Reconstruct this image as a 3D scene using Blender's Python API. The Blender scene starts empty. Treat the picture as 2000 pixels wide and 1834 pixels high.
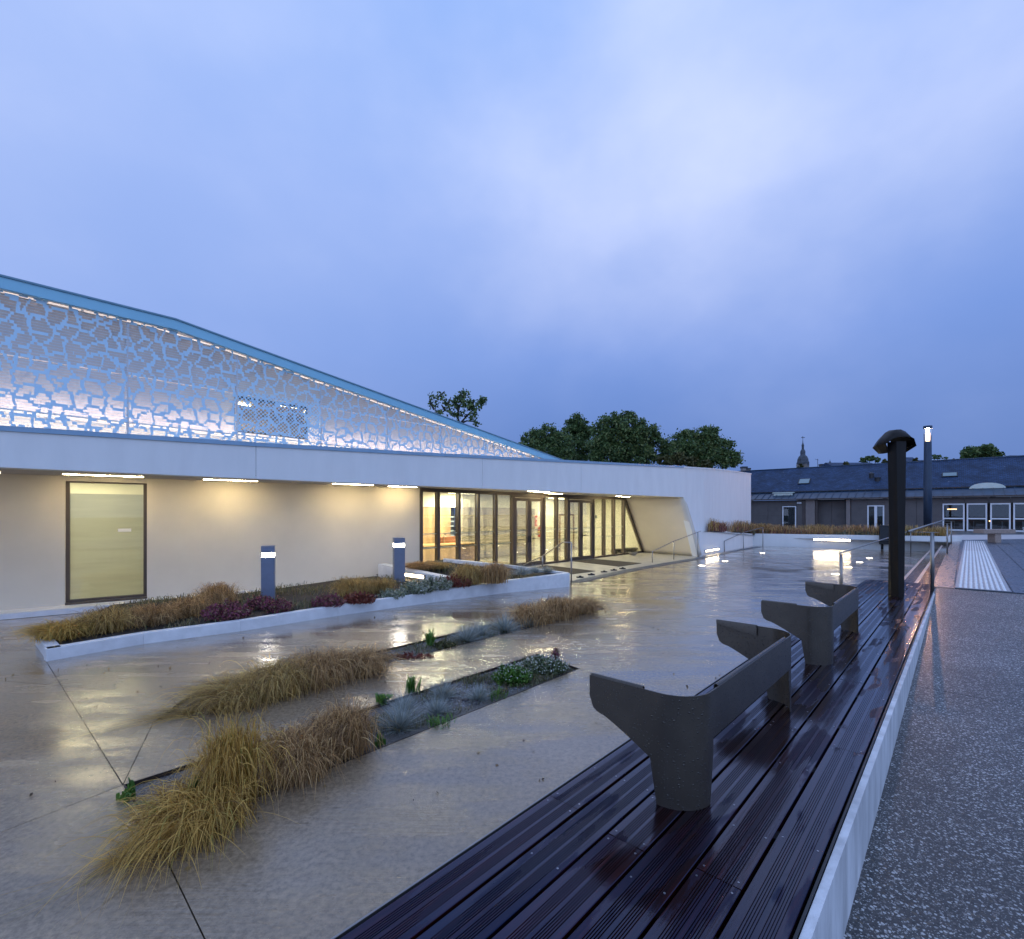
import bpy, bmesh, math, random
import numpy as np
from mathutils import Vector, Matrix
from mathutils.geometry import delaunay_2d_cdt
random.seed(7); rng = np.random.default_rng(7)
S = bpy.context.scene
col = S.collection
# ------------------------------------------------------------------ camera
HOR, FOC, EYE = 1003.0, 960.0, 1.75          # pixel row of the horizon, focal length in pixels (2000 px wide), eye height
cd = bpy.data.cameras.new('camera'); cam = bpy.data.objects.new('camera', cd); col.objects.link(cam)
cam.location = (0, 0, EYE); cam.rotation_euler = (math.radians(90), 0, 0)
cd.sensor_fit = 'HORIZONTAL'; cd.sensor_width = 36; cd.lens = 36*FOC/2000
cd.shift_y = (HOR-917)/2000; cd.clip_start = .05; cd.clip_end = 3000
S.camera = cam
# ------------------------------------------------------------------ sky and sun
W = bpy.data.worlds.new('World'); S.world = W; W.use_nodes = True
wn, wl = W.node_tree.nodes, W.node_tree.links; wn.clear()
def N(nodes, t, **k):
    n = nodes.new(t)
    for a, b in k.items(): setattr(n, a, b)
    return n
def ramp(nodes, stops, interp='LINEAR'):
    r = nodes.new('ShaderNodeValToRGB'); r.color_ramp.interpolation = interp
    e = r.color_ramp.elements
    while len(e) < len(stops): e.new(.5)
    for i, (p, c) in enumerate(stops):
        e[i].position = p; e[i].color = (c[0], c[1], c[2], 1) if not isinstance(c, (int, float)) else (c, c, c, 1)
    return r
def math_n(nodes, links, op, a, b=None, c=None):
    m = nodes.new('ShaderNodeMath'); m.operation = op
    for i, v in enumerate((a, b, c)):
        if v is None: continue
        if isinstance(v, (int, float)): m.inputs[i].default_value = v
        else: links.new(v, m.inputs[i])
    return m.outputs[0]
def mixc(nodes, links, f, a, b, bt='MIX'):
    m = nodes.new('ShaderNodeMix'); m.data_type = 'RGBA'; m.blend_type = bt
    for sck, v in ((m.inputs['Factor'], f), (m.inputs[6], a), (m.inputs[7], b)):
        if isinstance(v, (int, float)): sck.default_value = v
        elif isinstance(v, tuple): sck.default_value = (*v, 1)
        else: links.new(v, sck)
    return m.outputs[2]
out = N(wn, 'ShaderNodeOutputWorld'); bg = N(wn, 'ShaderNodeBackground')
wl.new(bg.outputs[0], out.inputs[0])
tc = N(wn, 'ShaderNodeTexCoord'); sx = N(wn, 'ShaderNodeSeparateXYZ'); wl.new(tc.outputs['Generated'], sx.inputs[0])
zc = math_n(wn, wl, 'MAXIMUM', sx.outputs['Z'], 0.0)
mp = N(wn, 'ShaderNodeMapping'); mp.inputs['Location'].default_value = (5.3, 2.4, .6); mp.inputs['Scale'].default_value = (1.0, 1.0, 1.35); wl.new(tc.outputs['Generated'], mp.inputs[0])
n1 = N(wn, 'ShaderNodeTexNoise'); n1.inputs['Scale'].default_value = 1.7; n1.inputs['Detail'].default_value = 6; n1.inputs['Roughness'].default_value = .50; n1.inputs['Distortion'].default_value = .0; wl.new(mp.outputs[0], n1.inputs[0])
# one broad bright bank of cloud overhead in front, the rest mottled
vm = N(wn, 'ShaderNodeVectorMath'); vm.operation = 'DOT_PRODUCT'; wl.new(tc.outputs['Generated'], vm.inputs[0]); vm.inputs[1].default_value = (-.05, .78, .62)
bank = N(wn, 'ShaderNodeMapRange'); bank.interpolation_type = 'SMOOTHSTEP'; bank.inputs['From Min'].default_value = .80; bank.inputs['From Max'].default_value = 1.02; bank.inputs['To Max'].default_value = .08; wl.new(vm.outputs['Value'], bank.inputs[0])
fz_ = math_n(wn, wl, 'ADD', n1.outputs['Fac'], bank.outputs[0])
cl = ramp(wn, [(.34, 0.0), (.86, 1.0)]); cl.color_ramp.interpolation = 'EASE'; wl.new(fz_, cl.inputs[0])
base = ramp(wn, [(0, (.085, .165, .42)), (.10, (.11, .20, .49)), (.30, (.18, .30, .68)), (.52, (.29, .42, .82)), (.75, (.27, .44, .88)), (1, (.27, .44, .88))]); wl.new(zc, base.inputs[0])
brt = ramp(wn, [(0, (.12, .20, .47)), (.10, (.18, .275, .58)), (.30, (.36, .46, .82)), (.52, (.62, .70, .98)), (.75, (.58, .68, 1.0)), (1, (.56, .68, 1.0))]); wl.new(zc, brt.inputs[0])
skyc = mixc(wn, wl, cl.outputs[0], base.outputs[0], brt.outputs[0])
lf = math_n(wn, wl, 'MULTIPLY_ADD', sx.outputs['X'], -.8, .05)
lfc = N(wn, 'ShaderNodeClamp'); wl.new(lf, lfc.inputs[0])
lff = math_n(wn, wl, 'MULTIPLY', lfc.outputs[0], .75)
skyc = mixc(wn, wl, lff, skyc, (.36, .49, .86))
# towards the dawn, behind the camera, the overcast is brighter
bk = N(wn, 'ShaderNodeMapRange'); bk.interpolation_type = 'SMOOTHSTEP'; bk.inputs['From Min'].default_value = .15; bk.inputs['From Max'].default_value = -.75; wl.new(sx.outputs['Y'], bk.inputs[0])
skyc = mixc(wn, wl, bk.outputs[0], skyc, (.56, .80, 1.42))
ns = N(wn, 'ShaderNodeTexSky'); ns.sky_type = 'NISHITA'; ns.sun_disc = False
SUN_EL, SUN_ROT = math.radians(6), math.radians(300)
ns.sun_elevation = SUN_EL; ns.sun_rotation = SUN_ROT
nsd = mixc(wn, wl, 1.0, ns.outputs[0], (.05, .06, .08), 'MULTIPLY')
skyc = mixc(wn, wl, .03, skyc, nsd)
wl.new(skyc, bg.inputs[0]); bg.inputs[1].default_value = 1.0
sl = bpy.data.lights.new('sun', 'SUN'); sl.energy = .03; sl.angle = math.radians(25); sl.color = (1, .93, .85)
so = bpy.data.objects.new('sun', sl); col.objects.link(so); so.rotation_euler = (math.radians(84), 0, math.radians(-60))
S.render.engine = 'CYCLES'
S.view_settings.view_transform = 'Standard'; S.view_settings.look = 'None'; S.view_settings.gamma = 1; S.view_settings.exposure = 0.2
S.cycles.max_bounces = 8; S.cycles.transparent_max_bounces = 24
S.cycles.sample_clamp_indirect = 4.0

# ------------------------------------------------------------------ coordinates
def G(px, py, z=0.0):                        # the point of the level z that the photograph shows at a pixel
    D = (EYE-z)*FOC/(py-HOR)
    return Vector(((px-1000)/FOC*D, D, z))
def ray(px, P, d):                           # where the vertical plane through P along d meets pixel column px
    k = (px-1000)/FOC
    t = (k*P[1]-P[0])/(d[0]-k*d[1])
    return t
U = Vector((.677, .736, 0)); V = Vector((.736, -.677, 0)); O = Vector((-.54, 1.5, 0))
def F(a, b, z=0.0): return O + U*a + V*b + Vector((0, 0, z))      # deck frame: a along the deck, b across

# ------------------------------------------------------------------ mesh helpers
class MB:
    def __init__(s): s.v = []; s.f = []; s.uv = []
    def add(s, vs, fs, uvs=None):
        n = len(s.v); s.v += [tuple(v) for v in vs]; s.f += [tuple(i+n for i in f) for f in fs]
        if uvs: s.uv += uvs
        return s
    def box(s, x0, x1, y0, y1, z0, z1):
        return s.add([(x0,y0,z0),(x1,y0,z0),(x1,y1,z0),(x0,y1,z0),(x0,y0,z1),(x1,y0,z1),(x1,y1,z1),(x0,y1,z1)],
              [(3,2,1,0),(4,5,6,7),(0,1,5,4),(1,2,6,5),(2,3,7,6),(3,0,4,7)])
    def obox(s, o, ex, ey, ez):              # oriented box from a corner and three edge vectors
        o = Vector(o); ex = Vector(ex); ey = Vector(ey); ez = Vector(ez)
        p = [o, o+ex, o+ex+ey, o+ey, o+ez, o+ex+ez, o+ex+ey+ez, o+ey+ez]
        f = [(3,2,1,0),(4,5,6,7),(0,1,5,4),(1,2,6,5),(2,3,7,6),(3,0,4,7)]
        if ex.cross(ey).dot(ez) < 0: f = [q[::-1] for q in f]
        return s.add(p, f)
    def beam(s, p0, p1, w, h, up=(0,0,1)):
        p0 = Vector(p0); p1 = Vector(p1); d = (p1-p0); up = Vector(up)
        if d.normalized().cross(up).length < .05: up = Vector((0,1,0))
        x = d.cross(up).normalized(); y = x.cross(d).normalized()
        return s.obox(p0-x*w/2-y*h/2, x*w, y*h, d)
    def tube(s, pts, r, n=10, cap=True):
        pts = [Vector(p) for p in pts]; rs = r if isinstance(r, (list, tuple)) else [r]*len(pts)
        vs = []
        for i, p in enumerate(pts):
            d = (pts[min(i+1, len(pts)-1)] - pts[max(i-1, 0)]).normalized()
            up = Vector((0,0,1)) if abs(d.z) < .9 else Vector((0,1,0))
            x = d.cross(up).normalized(); y = x.cross(d).normalized()
            for k in range(n):
                a = 2*math.pi*k/n; vs.append(p + x*math.cos(a)*rs[i] + y*math.sin(a)*rs[i])
        fs = [(i*n+k, i*n+(k+1)%n, (i+1)*n+(k+1)%n, (i+1)*n+k) for i in range(len(pts)-1) for k in range(n)]
        if cap: fs += [tuple(range(n))[::-1], tuple((len(pts)-1)*n+k for k in range(n))]
        return s.add(vs, fs)
    def lathe(s, c, prof, n=24):             # prof: (radius, z) from the bottom up
        c = Vector(c); return s.tube([c+Vector((0,0,z)) for r, z in prof], [max(r, 1e-4) for r, z in prof], n)
    def prism(s, poly, z0, z1):              # z0, z1: numbers or lists
        n = len(poly)
        a = [z0]*n if isinstance(z0, (int, float)) else z0; b = [z1]*n if isinstance(z1, (int, float)) else z1
        ar = sum(poly[i][0]*poly[(i+1)%n][1]-poly[(i+1)%n][0]*poly[i][1] for i in range(n))
        if ar < 0: poly = poly[::-1]; a = a[::-1]; b = b[::-1]
        vs = [(p[0], p[1], a[i]) for i, p in enumerate(poly)] + [(p[0], p[1], b[i]) for i, p in enumerate(poly)]
        return s.add(vs, [tuple(range(n))[::-1], tuple(range(n, 2*n))] + [(i, (i+1)%n, n+(i+1)%n, n+i) for i in range(n)])
    def mesh(s, name, m, org=(0,0,0), smooth=False):
        me = bpy.data.meshes.new(name); o = Vector(org)
        me.from_pydata([Vector(v)-o for v in s.v], [], s.f)
        if s.uv and len(s.uv) == sum(len(f) for f in s.f):
            l = me.uv_layers.new(name='UVMap'); l.data.foreach_set('uv', np.array(s.uv, dtype=np.float32).ravel())
        if m: me.materials.append(m)
        if smooth: me.polygons.foreach_set('use_smooth', [True]*len(me.polygons))
        me.update(); return me
    def build(s, name, m, parent=None, smooth=False, bevel=0):
        org = world_loc(parent) if parent else (0,0,0)
        return link(name, s.mesh(name, m, org, smooth), parent, bevel)
def world_loc(o):
    l = Vector((0,0,0))
    while o: l += Vector(o.location); o = o.parent
    return l
def link(name, me, parent=None, bevel=0):
    o = bpy.data.objects.new(name, me); col.objects.link(o)
    if parent: o.parent = parent
    if bevel:
        b = o.modifiers.new('bevel', 'BEVEL'); b.width = bevel; b.segments = 2; b.limit_method = 'ANGLE'; b.angle_limit = math.radians(40)
        b.harden_normals = False
    return o
def thing(name, label, cat, loc, group=None):
    o = bpy.data.objects.new(name, None); col.objects.link(o); o.location = loc; o.empty_display_size = .2
    o['label'] = label; o['category'] = cat
    if group: o['group'] = group
    return o
def tag(o, label, cat, group=None):
    o['label'] = label; o['category'] = cat
    if group: o['group'] = group
    return o
def struct(o): o['kind'] = 'structure'; return o
def children(o): return [c for c in bpy.data.objects if c.parent == o]
def copy_tree(o, parent=None, delta=None):
    c = o.copy(); col.objects.link(c); c.parent = parent
    if delta is not None: c.location = Vector(o.location)+Vector(delta)
    for ch in children(o): copy_tree(ch, c)
    return c
def area(name, loc, size, power, color, direction, parent=None, spread=180, sizey=None):
    l = bpy.data.lights.new(name, 'AREA'); l.energy = power; l.color = color; l.size = size
    l.shape = 'RECTANGLE'; l.size_y = sizey or .05; l.spread = math.radians(spread)
    o = bpy.data.objects.new(name, l); col.objects.link(o)
    o.location = Vector(loc) - (world_loc(parent) if parent else Vector((0,0,0)))
    if parent: o.parent = parent
    return o
def orient(o, xdir, zdir):                   # lamp: long side along xdir, shining along zdir
    z = -Vector(zdir).normalized(); x = Vector(xdir).normalized(); x = (x - z*x.dot(z)).normalized(); y = z.cross(x)
    o.rotation_euler = Matrix((x, y, z)).transposed().to_euler()
# ------------------------------------------------------------------ materials
MATS = {}
def mat(name, c, rough=.6, metal=0.0, var=.12, vs=3.0, bump=0.0, bs=40.0, coat=0.0, coat_r=.1, spec=.5, rvar=0.0, streak=None, c2=None):
    """plain surface with uneven colour, uneven gloss and fine relief"""
    if name in MATS: return MATS[name]
    m = bpy.data.materials.new(name); m.use_nodes = True; MATS[name] = m
    n, l = m.node_tree.nodes, m.node_tree.links; b = n['Principled BSDF']
    t = N(n, 'ShaderNodeTexCoord'); src = t.outputs['Object']
    if streak:
        mp = N(n, 'ShaderNodeMapping'); mp.inputs['Scale'].default_value = streak; l.new(src, mp.inputs[0]); src = mp.outputs[0]
    nz = N(n, 'ShaderNodeTexNoise'); nz.inputs['Scale'].default_value = vs; nz.inputs['Detail'].default_value = 6; nz.inputs['Roughness'].default_value = .6
    l.new(src, nz.inputs[0])
    d = c2 or tuple(x*(1-2.2*var) for x in c); e = tuple(min(1, x*(1+var)) for x in c)
    r = ramp(n, [(.32, d), (.68, e)]); l.new(nz.outputs['Fac'], r.inputs[0]); l.new(r.outputs[0], b.inputs['Base Color'])
    b.inputs['Roughness'].default_value = rough; b.inputs['Metallic'].default_value = metal
    b.inputs['Specular IOR Level'].default_value = spec
    b.inputs['Coat Weight'].default_value = coat; b.inputs['Coat Roughness'].default_value = coat_r
    if rvar:
        n2 = N(n, 'ShaderNodeTexNoise'); n2.inputs['Scale'].default_value = vs*2.3; n2.inputs['Detail'].default_value = 4; l.new(src, n2.inputs[0])
        rr = ramp(n, [(.3, max(0.02, rough-rvar)), (.7, min(1, rough+rvar))]); l.new(n2.outputs['Fac'], rr.inputs[0]); l.new(rr.outputs[0], b.inputs['Roughness'])
    if bump:
        n3 = N(n, 'ShaderNodeTexNoise'); n3.inputs['Scale'].default_value = bs; n3.inputs['Detail'].default_value = 4; l.new(src, n3.inputs[0])
        bp = N(n, 'ShaderNodeBump'); bp.inputs['Strength'].default_value = bump; bp.inputs['Distance'].default_value = .01
        l.new(n3.outputs['Fac'], bp.inputs['Height']); l.new(bp.outputs[0], b.inputs['Normal'])
    return m
def emis(name, c, s):
    if name in MATS: return MATS[name]
    m = bpy.data.materials.new(name); m.use_nodes = True; MATS[name] = m
    b = m.node_tree.nodes['Principled BSDF']; b.inputs['Base Color'].default_value = (.8,.8,.8,1)
    b.inputs['Emission Color'].default_value = (*c, 1); b.inputs['Emission Strength'].default_value = s
    return m
def glass(name, tint=(1,1,1), refl=1.0, r=.0):
    if name in MATS: return MATS[name]
    m = bpy.data.materials.new(name); m.use_nodes = True; MATS[name] = m
    n, l = m.node_tree.nodes, m.node_tree.links; n.clear()
    o = N(n, 'ShaderNodeOutputMaterial'); mx = N(n, 'ShaderNodeMixShader'); t = N(n, 'ShaderNodeBsdfTransparent'); g = N(n, 'ShaderNodeBsdfGlossy')
    t.inputs[0].default_value = (*tint, 1); g.inputs['Roughness'].default_value = r
    fr = N(n, 'ShaderNodeFresnel'); fr.inputs[0].default_value = 1.5
    f2 = math_n(n, l, 'MULTIPLY', fr.outputs[0], refl)
    l.new(f2, mx.inputs[0]); l.new(t.outputs[0], mx.inputs[1]); l.new(g.outputs[0], mx.inputs[2]); l.new(mx.outputs[0], o.inputs[0])
    return m
def blade_mat(name, stops, rough=.55, trans=.25):
    """leaf blades: UV u is a random number per blade, v runs from root to tip"""
    if name in MATS: return MATS[name]
    m = bpy.data.materials.new(name); m.use_nodes = True; MATS[name] = m
    n, l = m.node_tree.nodes, m.node_tree.links; b = n['Principled BSDF']
    uv = N(n, 'ShaderNodeUVMap'); s = N(n, 'ShaderNodeSeparateXYZ'); l.new(uv.outputs[0], s.inputs[0])
    r = ramp(n, stops); l.new(s.outputs[0], r.inputs[0]); l.new(r.outputs[0], b.inputs['Base Color'])
    b.inputs['Roughness'].default_value = rough; b.inputs['Specular IOR Level'].default_value = .35
    if trans:
        tr = N(n, 'ShaderNodeBsdfTranslucent'); l.new(r.outputs[0], tr.inputs[0])
        mx = N(n, 'ShaderNodeMixShader'); mx.inputs[0].default_value = trans
        l.new(b.outputs[0], mx.inputs[1]); l.new(tr.outputs[0], mx.inputs[2]); l.new(mx.outputs[0], n['Material Output'].inputs[0])
    return m
WARM = (1, .83, .50); WARM2 = (1, .86, .58)
M_white = mat('white_render', (.76,.76,.74), .75, var=.022, vs=1.3, streak=(2.5,2.5,.6), bump=.12, bs=90)
M_wall = mat('warm_lit_wall_render', (.68,.61,.49), .8, var=.03, vs=.9, bump=.15, bs=70)  # white wall; the lamps' warm light is put into its beige
M_curb = mat('white_painted_curb', (.70,.70,.70), .5, var=.06, vs=5, bump=.3, bs=60, coat=.3, coat_r=.25)
M_blue = mat('pale_blue_metal', (.27,.56,.70), .45, .0, var=.03, vs=1.5)
M_bluedk = mat('blue_edge_metal', (.13,.27,.36), .4, var=.05)
M_frame = mat('bronze_aluminium', (.10,.078,.062), .42, .35, var=.06, vs=6)
M_steel = mat('stainless_steel', (.30,.29,.28), .34, .9, var=.05, vs=8)
M_dark = mat('anthracite_steel', (.022,.024,.028), .4, .3, var=.15, vs=5)
M_bollard = mat('grey_blue_bollard_paint', (.16,.185,.25), .38, .2, var=.05, vs=6)
M_lampcol = mat('dark_blue_column_paint', (.03,.05,.085), .35, .3, var=.08, vs=3)
M_concbase = mat('joint_filler', (.02,.02,.02), .8)
M_soil = mat('dark_soil', (.035,.026,.02), .8, var=.35, vs=25, bump=.8, bs=60)
M_steeledge = mat('rusty_edging_steel', (.045,.03,.025), .5, .4, var=.2, vs=12)
M_stone = mat('pink_grey_coping_stone', (.27,.20,.165), .3, var=.2, vs=6, bump=.25, bs=50, coat=.5, coat_r=.18, rvar=.12)
M_stepst = mat('dark_step_stone', (.03,.031,.036), .22, var=.3, vs=5, bump=.2, bs=60, coat=.6, coat_r=.08, rvar=.1)
M_paver = mat('blue_grey_paver', (.042,.056,.082), .35, var=.2, vs=4, bump=.3, bs=70, coat=.35, coat_r=.25, rvar=.15)
M_tact = mat('white_tactile_slab', (.80,.80,.80), .5, var=.05, vs=6, bump=.2, bs=80)
M_tactb = mat('shaded_tactile_base', (.36,.36,.37), .5, var=.08, vs=6)  # darker grey paints in the shade between the white ribs
M_glass = glass('clear_glass', (.95,.97,.93), .75)
M_glassd = glass('office_glass', (.75,.80,.82), 1.3)
M_led2 = emis('wall_strip_diffuser', (1,.80,.50), 20)
M_spot = emis('ground_spot_lens', (1,.86,.62), 12)

def blades(name, m, parent, root, n, R, H, wid, lean=(0,0), r0=.06, seed=0, fall=(.55,1.0), segs=6, rr=(.35,1.0), az=None, curl=.12, stretch=None, roots=None, lock=16, spike=False):
    """arching grass blades as tapering ribbons"""
    g = np.random.default_rng(seed)
    a = g.uniform(0, 2*np.pi, n) if az is None else g.uniform(az[0], az[1], n)
    rad = R*g.uniform(rr[0], rr[1], n); hh = H*g.uniform(.45, 1.05, n); T = g.uniform(fall[0], fall[1], n)
    nl = max(1, n//lock); li = g.integers(0, nl, n); loose = g.uniform(0, 1, n) < .22
    if az is None and not spike and roots is None:                     # blades hang together in locks
        la = g.uniform(0, 2*np.pi, nl); lr = g.uniform(rr[0], rr[1], nl); lh = g.uniform(.5, 1.0, nl); lt_ = g.uniform(fall[0], fall[1], nl)
        a = np.where(loose, a, la[li]+g.normal(0, .11, n)); rad = np.where(loose, rad, R*lr[li]*g.uniform(.85, 1.1, n))
        hh = np.where(loose, hh*1.15, H*lh[li]*g.uniform(.88, 1.08, n)); T = np.where(loose, T*.9, np.clip(lt_[li]+g.normal(0,.05,n), .2, 1))
    rx = g.normal(0, r0, n); ry = g.normal(0, r0, n)
    if stretch is not None: k = g.normal(0, 1, n); rx += stretch[0]*k; ry += stretch[1]*k
    rz = 0.0
    if roots is not None: roots = np.asarray(roots); rx = roots[:,0]; ry = roots[:,1]; rz = roots[:,2]
    dx = np.cos(a)*rad+lean[0]*g.uniform(.3,1.2,n); dy = np.sin(a)*rad+lean[1]*g.uniform(.3,1.2,n)
    L = np.hypot(dx, dy)+1e-6; nx, ny = -dy/L, dx/L
    wob = g.normal(0, curl, n)*rad; w = wid*g.uniform(.6, 1.2, n)
    if spike:
        el = np.arcsin(g.uniform(.12, 1, n)); ln = R*g.uniform(.65, 1.1, n); rad = ln*np.cos(el); hh = ln*np.sin(el)*(H/R)
        dx = np.cos(a)*rad; dy = np.sin(a)*rad; T = np.ones(n); L = np.hypot(dx, dy)+1e-6; nx, ny = -dy/L, dx/L; wob = g.normal(0, .06, n)*rad
    tw = g.uniform(-.8, .8, n); rnd = g.uniform(0, 1, n)
    V_ = np.zeros((n, segs+1, 2, 3)); UV = np.zeros((n, segs+1, 2, 2))
    for k in range(segs+1):
        t = k/segs*T
        z = hh*(1-(2*t-1)**2)**.85 + .004
        if spike: z = hh*t*(1.15-.15*t)
        cx = rx+dx*t+nx*wob*t*t*2; cy = ry+dy*t+ny*wob*t*t*2
        ww = w*(1-.85*(k/segs)**1.5)
        for q, sg in ((0,-.5),(1,.5)):
            V_[:,k,q,0] = cx+nx*ww*sg; V_[:,k,q,1] = cy+ny*ww*sg; V_[:,k,q,2] = rz+z+ww*sg*tw
            UV[:,k,q,0] = rnd; UV[:,k,q,1] = k/segs
    idx = np.arange(n*(segs+1)*2).reshape(n, segs+1, 2)
    Fq = np.stack([idx[:,:-1,0], idx[:,:-1,1], idx[:,1:,1], idx[:,1:,0]], -1).reshape(-1, 4)
    me = raw_mesh(name, V_.reshape(-1,3), Fq, UV.reshape(-1,2), m)
    o = link(name, me, parent); return o
def raw_mesh(name, V_, Fq, UVv=None, m=None, smooth=True):
    me = bpy.data.meshes.new(name); k = Fq.shape[1]
    me.vertices.add(len(V_)); me.vertices.foreach_set('co', np.asarray(V_, dtype=np.float32).ravel())
    me.loops.add(Fq.size); me.loops.foreach_set('vertex_index', Fq.astype(np.int32).ravel())
    me.polygons.add(len(Fq)); me.polygons.foreach_set('loop_start', np.arange(0, Fq.size, k, dtype=np.int32))
    try: me.polygons.foreach_set('loop_total', np.full(len(Fq), k, dtype=np.int32))
    except Exception: pass
    if UVv is not None:
        l = me.uv_layers.new(name='UVMap'); l.data.foreach_set('uv', np.asarray(UVv, dtype=np.float32)[Fq.ravel()].ravel())
    if m: me.materials.append(m)
    me.update(calc_edges=True); me.validate()
    if smooth: me.polygons.foreach_set('use_smooth', [True]*len(me.polygons))
    return me
def leaves(name, m, parent, centers, size, seed=0, flat=0.0, aspect=1.6):
    """leaf-sized pointed quads at the given centres (relative to the parent)"""
    g = np.random.default_rng(seed); c = np.asarray(centers); n = len(c)
    a = g.normal(size=(n,3)); a /= np.linalg.norm(a,axis=1)[:,None]
    b = g.normal(size=(n,3)); b[:,2] *= (1-flat); b -= a*(a*b).sum(1)[:,None]; b /= np.linalg.norm(b,axis=1)[:,None]
    s = size*g.uniform(.5,1.3,n)[:,None]
    V_ = np.stack([c-a*s*aspect*.5, c+b*s*.5, c+a*s*aspect*.5, c-b*s*.5], 1).reshape(-1,3)
    UV = np.zeros((n,4,2)); UV[:,:,0] = g.uniform(0,1,n)[:,None]; UV[:,2,1] = 1; UV[:,1,1] = .5; UV[:,3,1] = .5
    Fq = np.arange(n*4).reshape(n,4)
    return link(name, raw_mesh(name, V_, Fq, UV.reshape(-1,2), m, smooth=False), parent)
# ================================================================== GROUND
def in_poly(p, poly):
    x, y = p[0], p[1]; c = False; n = len(poly)
    for i in range(n):
        x1, y1 = poly[i][0], poly[i][1]; x2, y2 = poly[i-1][0], poly[i-1][1]
        if (y1 > y) != (y2 > y) and x < (x2-x1)*(y-y1)/(y2-y1)+x1: c = not c
    return c
def wet_concrete(name, c, scale_bump=1.0, pool=(.36,.56), finish=None, chips=False, dry_r=.42, wet_r=.10):
    m = bpy.data.materials.new(name); m.use_nodes = True; MATS[name] = m
    n, l = m.node_tree.nodes, m.node_tree.links; b = n['Principled BSDF']
    t = N(n, 'ShaderNodeTexCoord'); src = t.outputs['Object']
    big = N(n, 'ShaderNodeTexNoise'); big.inputs['Scale'].default_value = .8; big.inputs['Detail'].default_value = 7; big.inputs['Roughness'].default_value = .62; l.new(src, big.inputs[0])
    mp = N(n, 'ShaderNodeMapping'); mp.inputs['Rotation'].default_value = (0,0,math.radians(-12)); mp.inputs['Scale'].default_value = (.35, 2.2, 1); l.new(src, mp.inputs[0])
    st = N(n, 'ShaderNodeTexNoise'); st.inputs['Scale'].default_value = 1.6; st.inputs['Detail'].default_value = 5; l.new(mp.outputs[0], st.inputs[0])
    mixn = math_n(n, l, 'MULTIPLY_ADD', st.outputs['Fac'], .45, math_n(n, l, 'MULTIPLY', big.outputs['Fac'], .55))
    wet = ramp(n, [(pool[0], 0.0), (pool[1], 1.0)]); l.new(mixn, wet.inputs[0])
    f = N(n, 'ShaderNodeTexNoise'); f.inputs['Scale'].default_value = 30; f.inputs['Detail'].default_value = 10; f.inputs['Roughness'].default_value = .72; l.new(src, f.inputs[0])
    cr = ramp(n, [(.32, tuple(x*.52 for x in c)), (.62, tuple(x*1.22 for x in c))]); l.new(f.outputs['Fac'], cr.inputs[0])
    b2 = ramp(n, [(.3, .74), (.7, 1.12)]); l.new(big.outputs['Fac'], b2.inputs[0])
    cc = mixc(n, l, 1.0, cr.outputs[0], b2.outputs[0], 'MULTIPLY')
    dk = mixc(n, l, wet.outputs[0], (1,1,1), (.80,.80,.81)); cc = mixc(n, l, 1.0, cc, dk, 'MULTIPLY')
    l.new(cc, b.inputs['Base Color'])
    rr = ramp(n, [(0, dry_r), (1, wet_r)]); l.new(wet.outputs[0], rr.inputs[0]); l.new(rr.outputs[0], b.inputs['Roughness'])
    b.inputs['Coat Weight'].default_value = 1.0; b.inputs['Coat IOR'].default_value = 1.38
    cr2 = ramp(n, [(0, .32), (1, .055)]); l.new(wet.outputs[0], cr2.inputs[0]); l.new(cr2.outputs[0], b.inputs['Coat Roughness'])
    # relief: sand grain, broom lines
    g = N(n, 'ShaderNodeTexNoise'); g.inputs['Scale'].default_value = 75; g.inputs['Detail'].default_value = 4; g.inputs['Roughness'].default_value = .7; l.new(src, g.inputs[0])
    g2 = N(n, 'ShaderNodeTexNoise'); g2.inputs['Scale'].default_value = 9; g2.inputs['Detail'].default_value = 4; l.new(src, g2.inputs[0])
    mp2 = N(n, 'ShaderNodeMapping'); mp2.inputs['Rotation'].default_value = (0,0,math.radians(finish if finish is not None else 40)); mp2.inputs['Scale'].default_value = (1, 26, 1); l.new(src, mp2.inputs[0])
    br = N(n, 'ShaderNodeTexNoise'); br.inputs['Scale'].default_value = 2.2; br.inputs['Detail'].default_value = 3; l.new(mp2.outputs[0], br.inputs[0])
    h = math_n(n, l, 'MULTIPLY_ADD', g.outputs['Fac'], .45, math_n(n, l, 'MULTIPLY_ADD', br.outputs['Fac'], .55, math_n(n, l, 'MULTIPLY', g2.outputs['Fac'], .15)))
    inv = ramp(n, [(0, .95*scale_bump), (1, .14*scale_bump)]); l.new(wet.outputs[0], inv.inputs[0])
    bp = N(n, 'ShaderNodeBump'); bp.inputs['Distance'].default_value = .008; l.new(inv.outputs[0], bp.inputs['Strength']); l.new(h, bp.inputs['Height'])
    l.new(bp.outputs[0], b.inputs['Normal']); l.new(bp.outputs[0], b.inputs['Coat Normal'])
    return m
M_plaza = wet_concrete('wet_brushed_concrete', (.345,.255,.16))
M_far = mat('dark_grass_ground', (.03,.045,.02), .9, var=.3, vs=.6)
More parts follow.
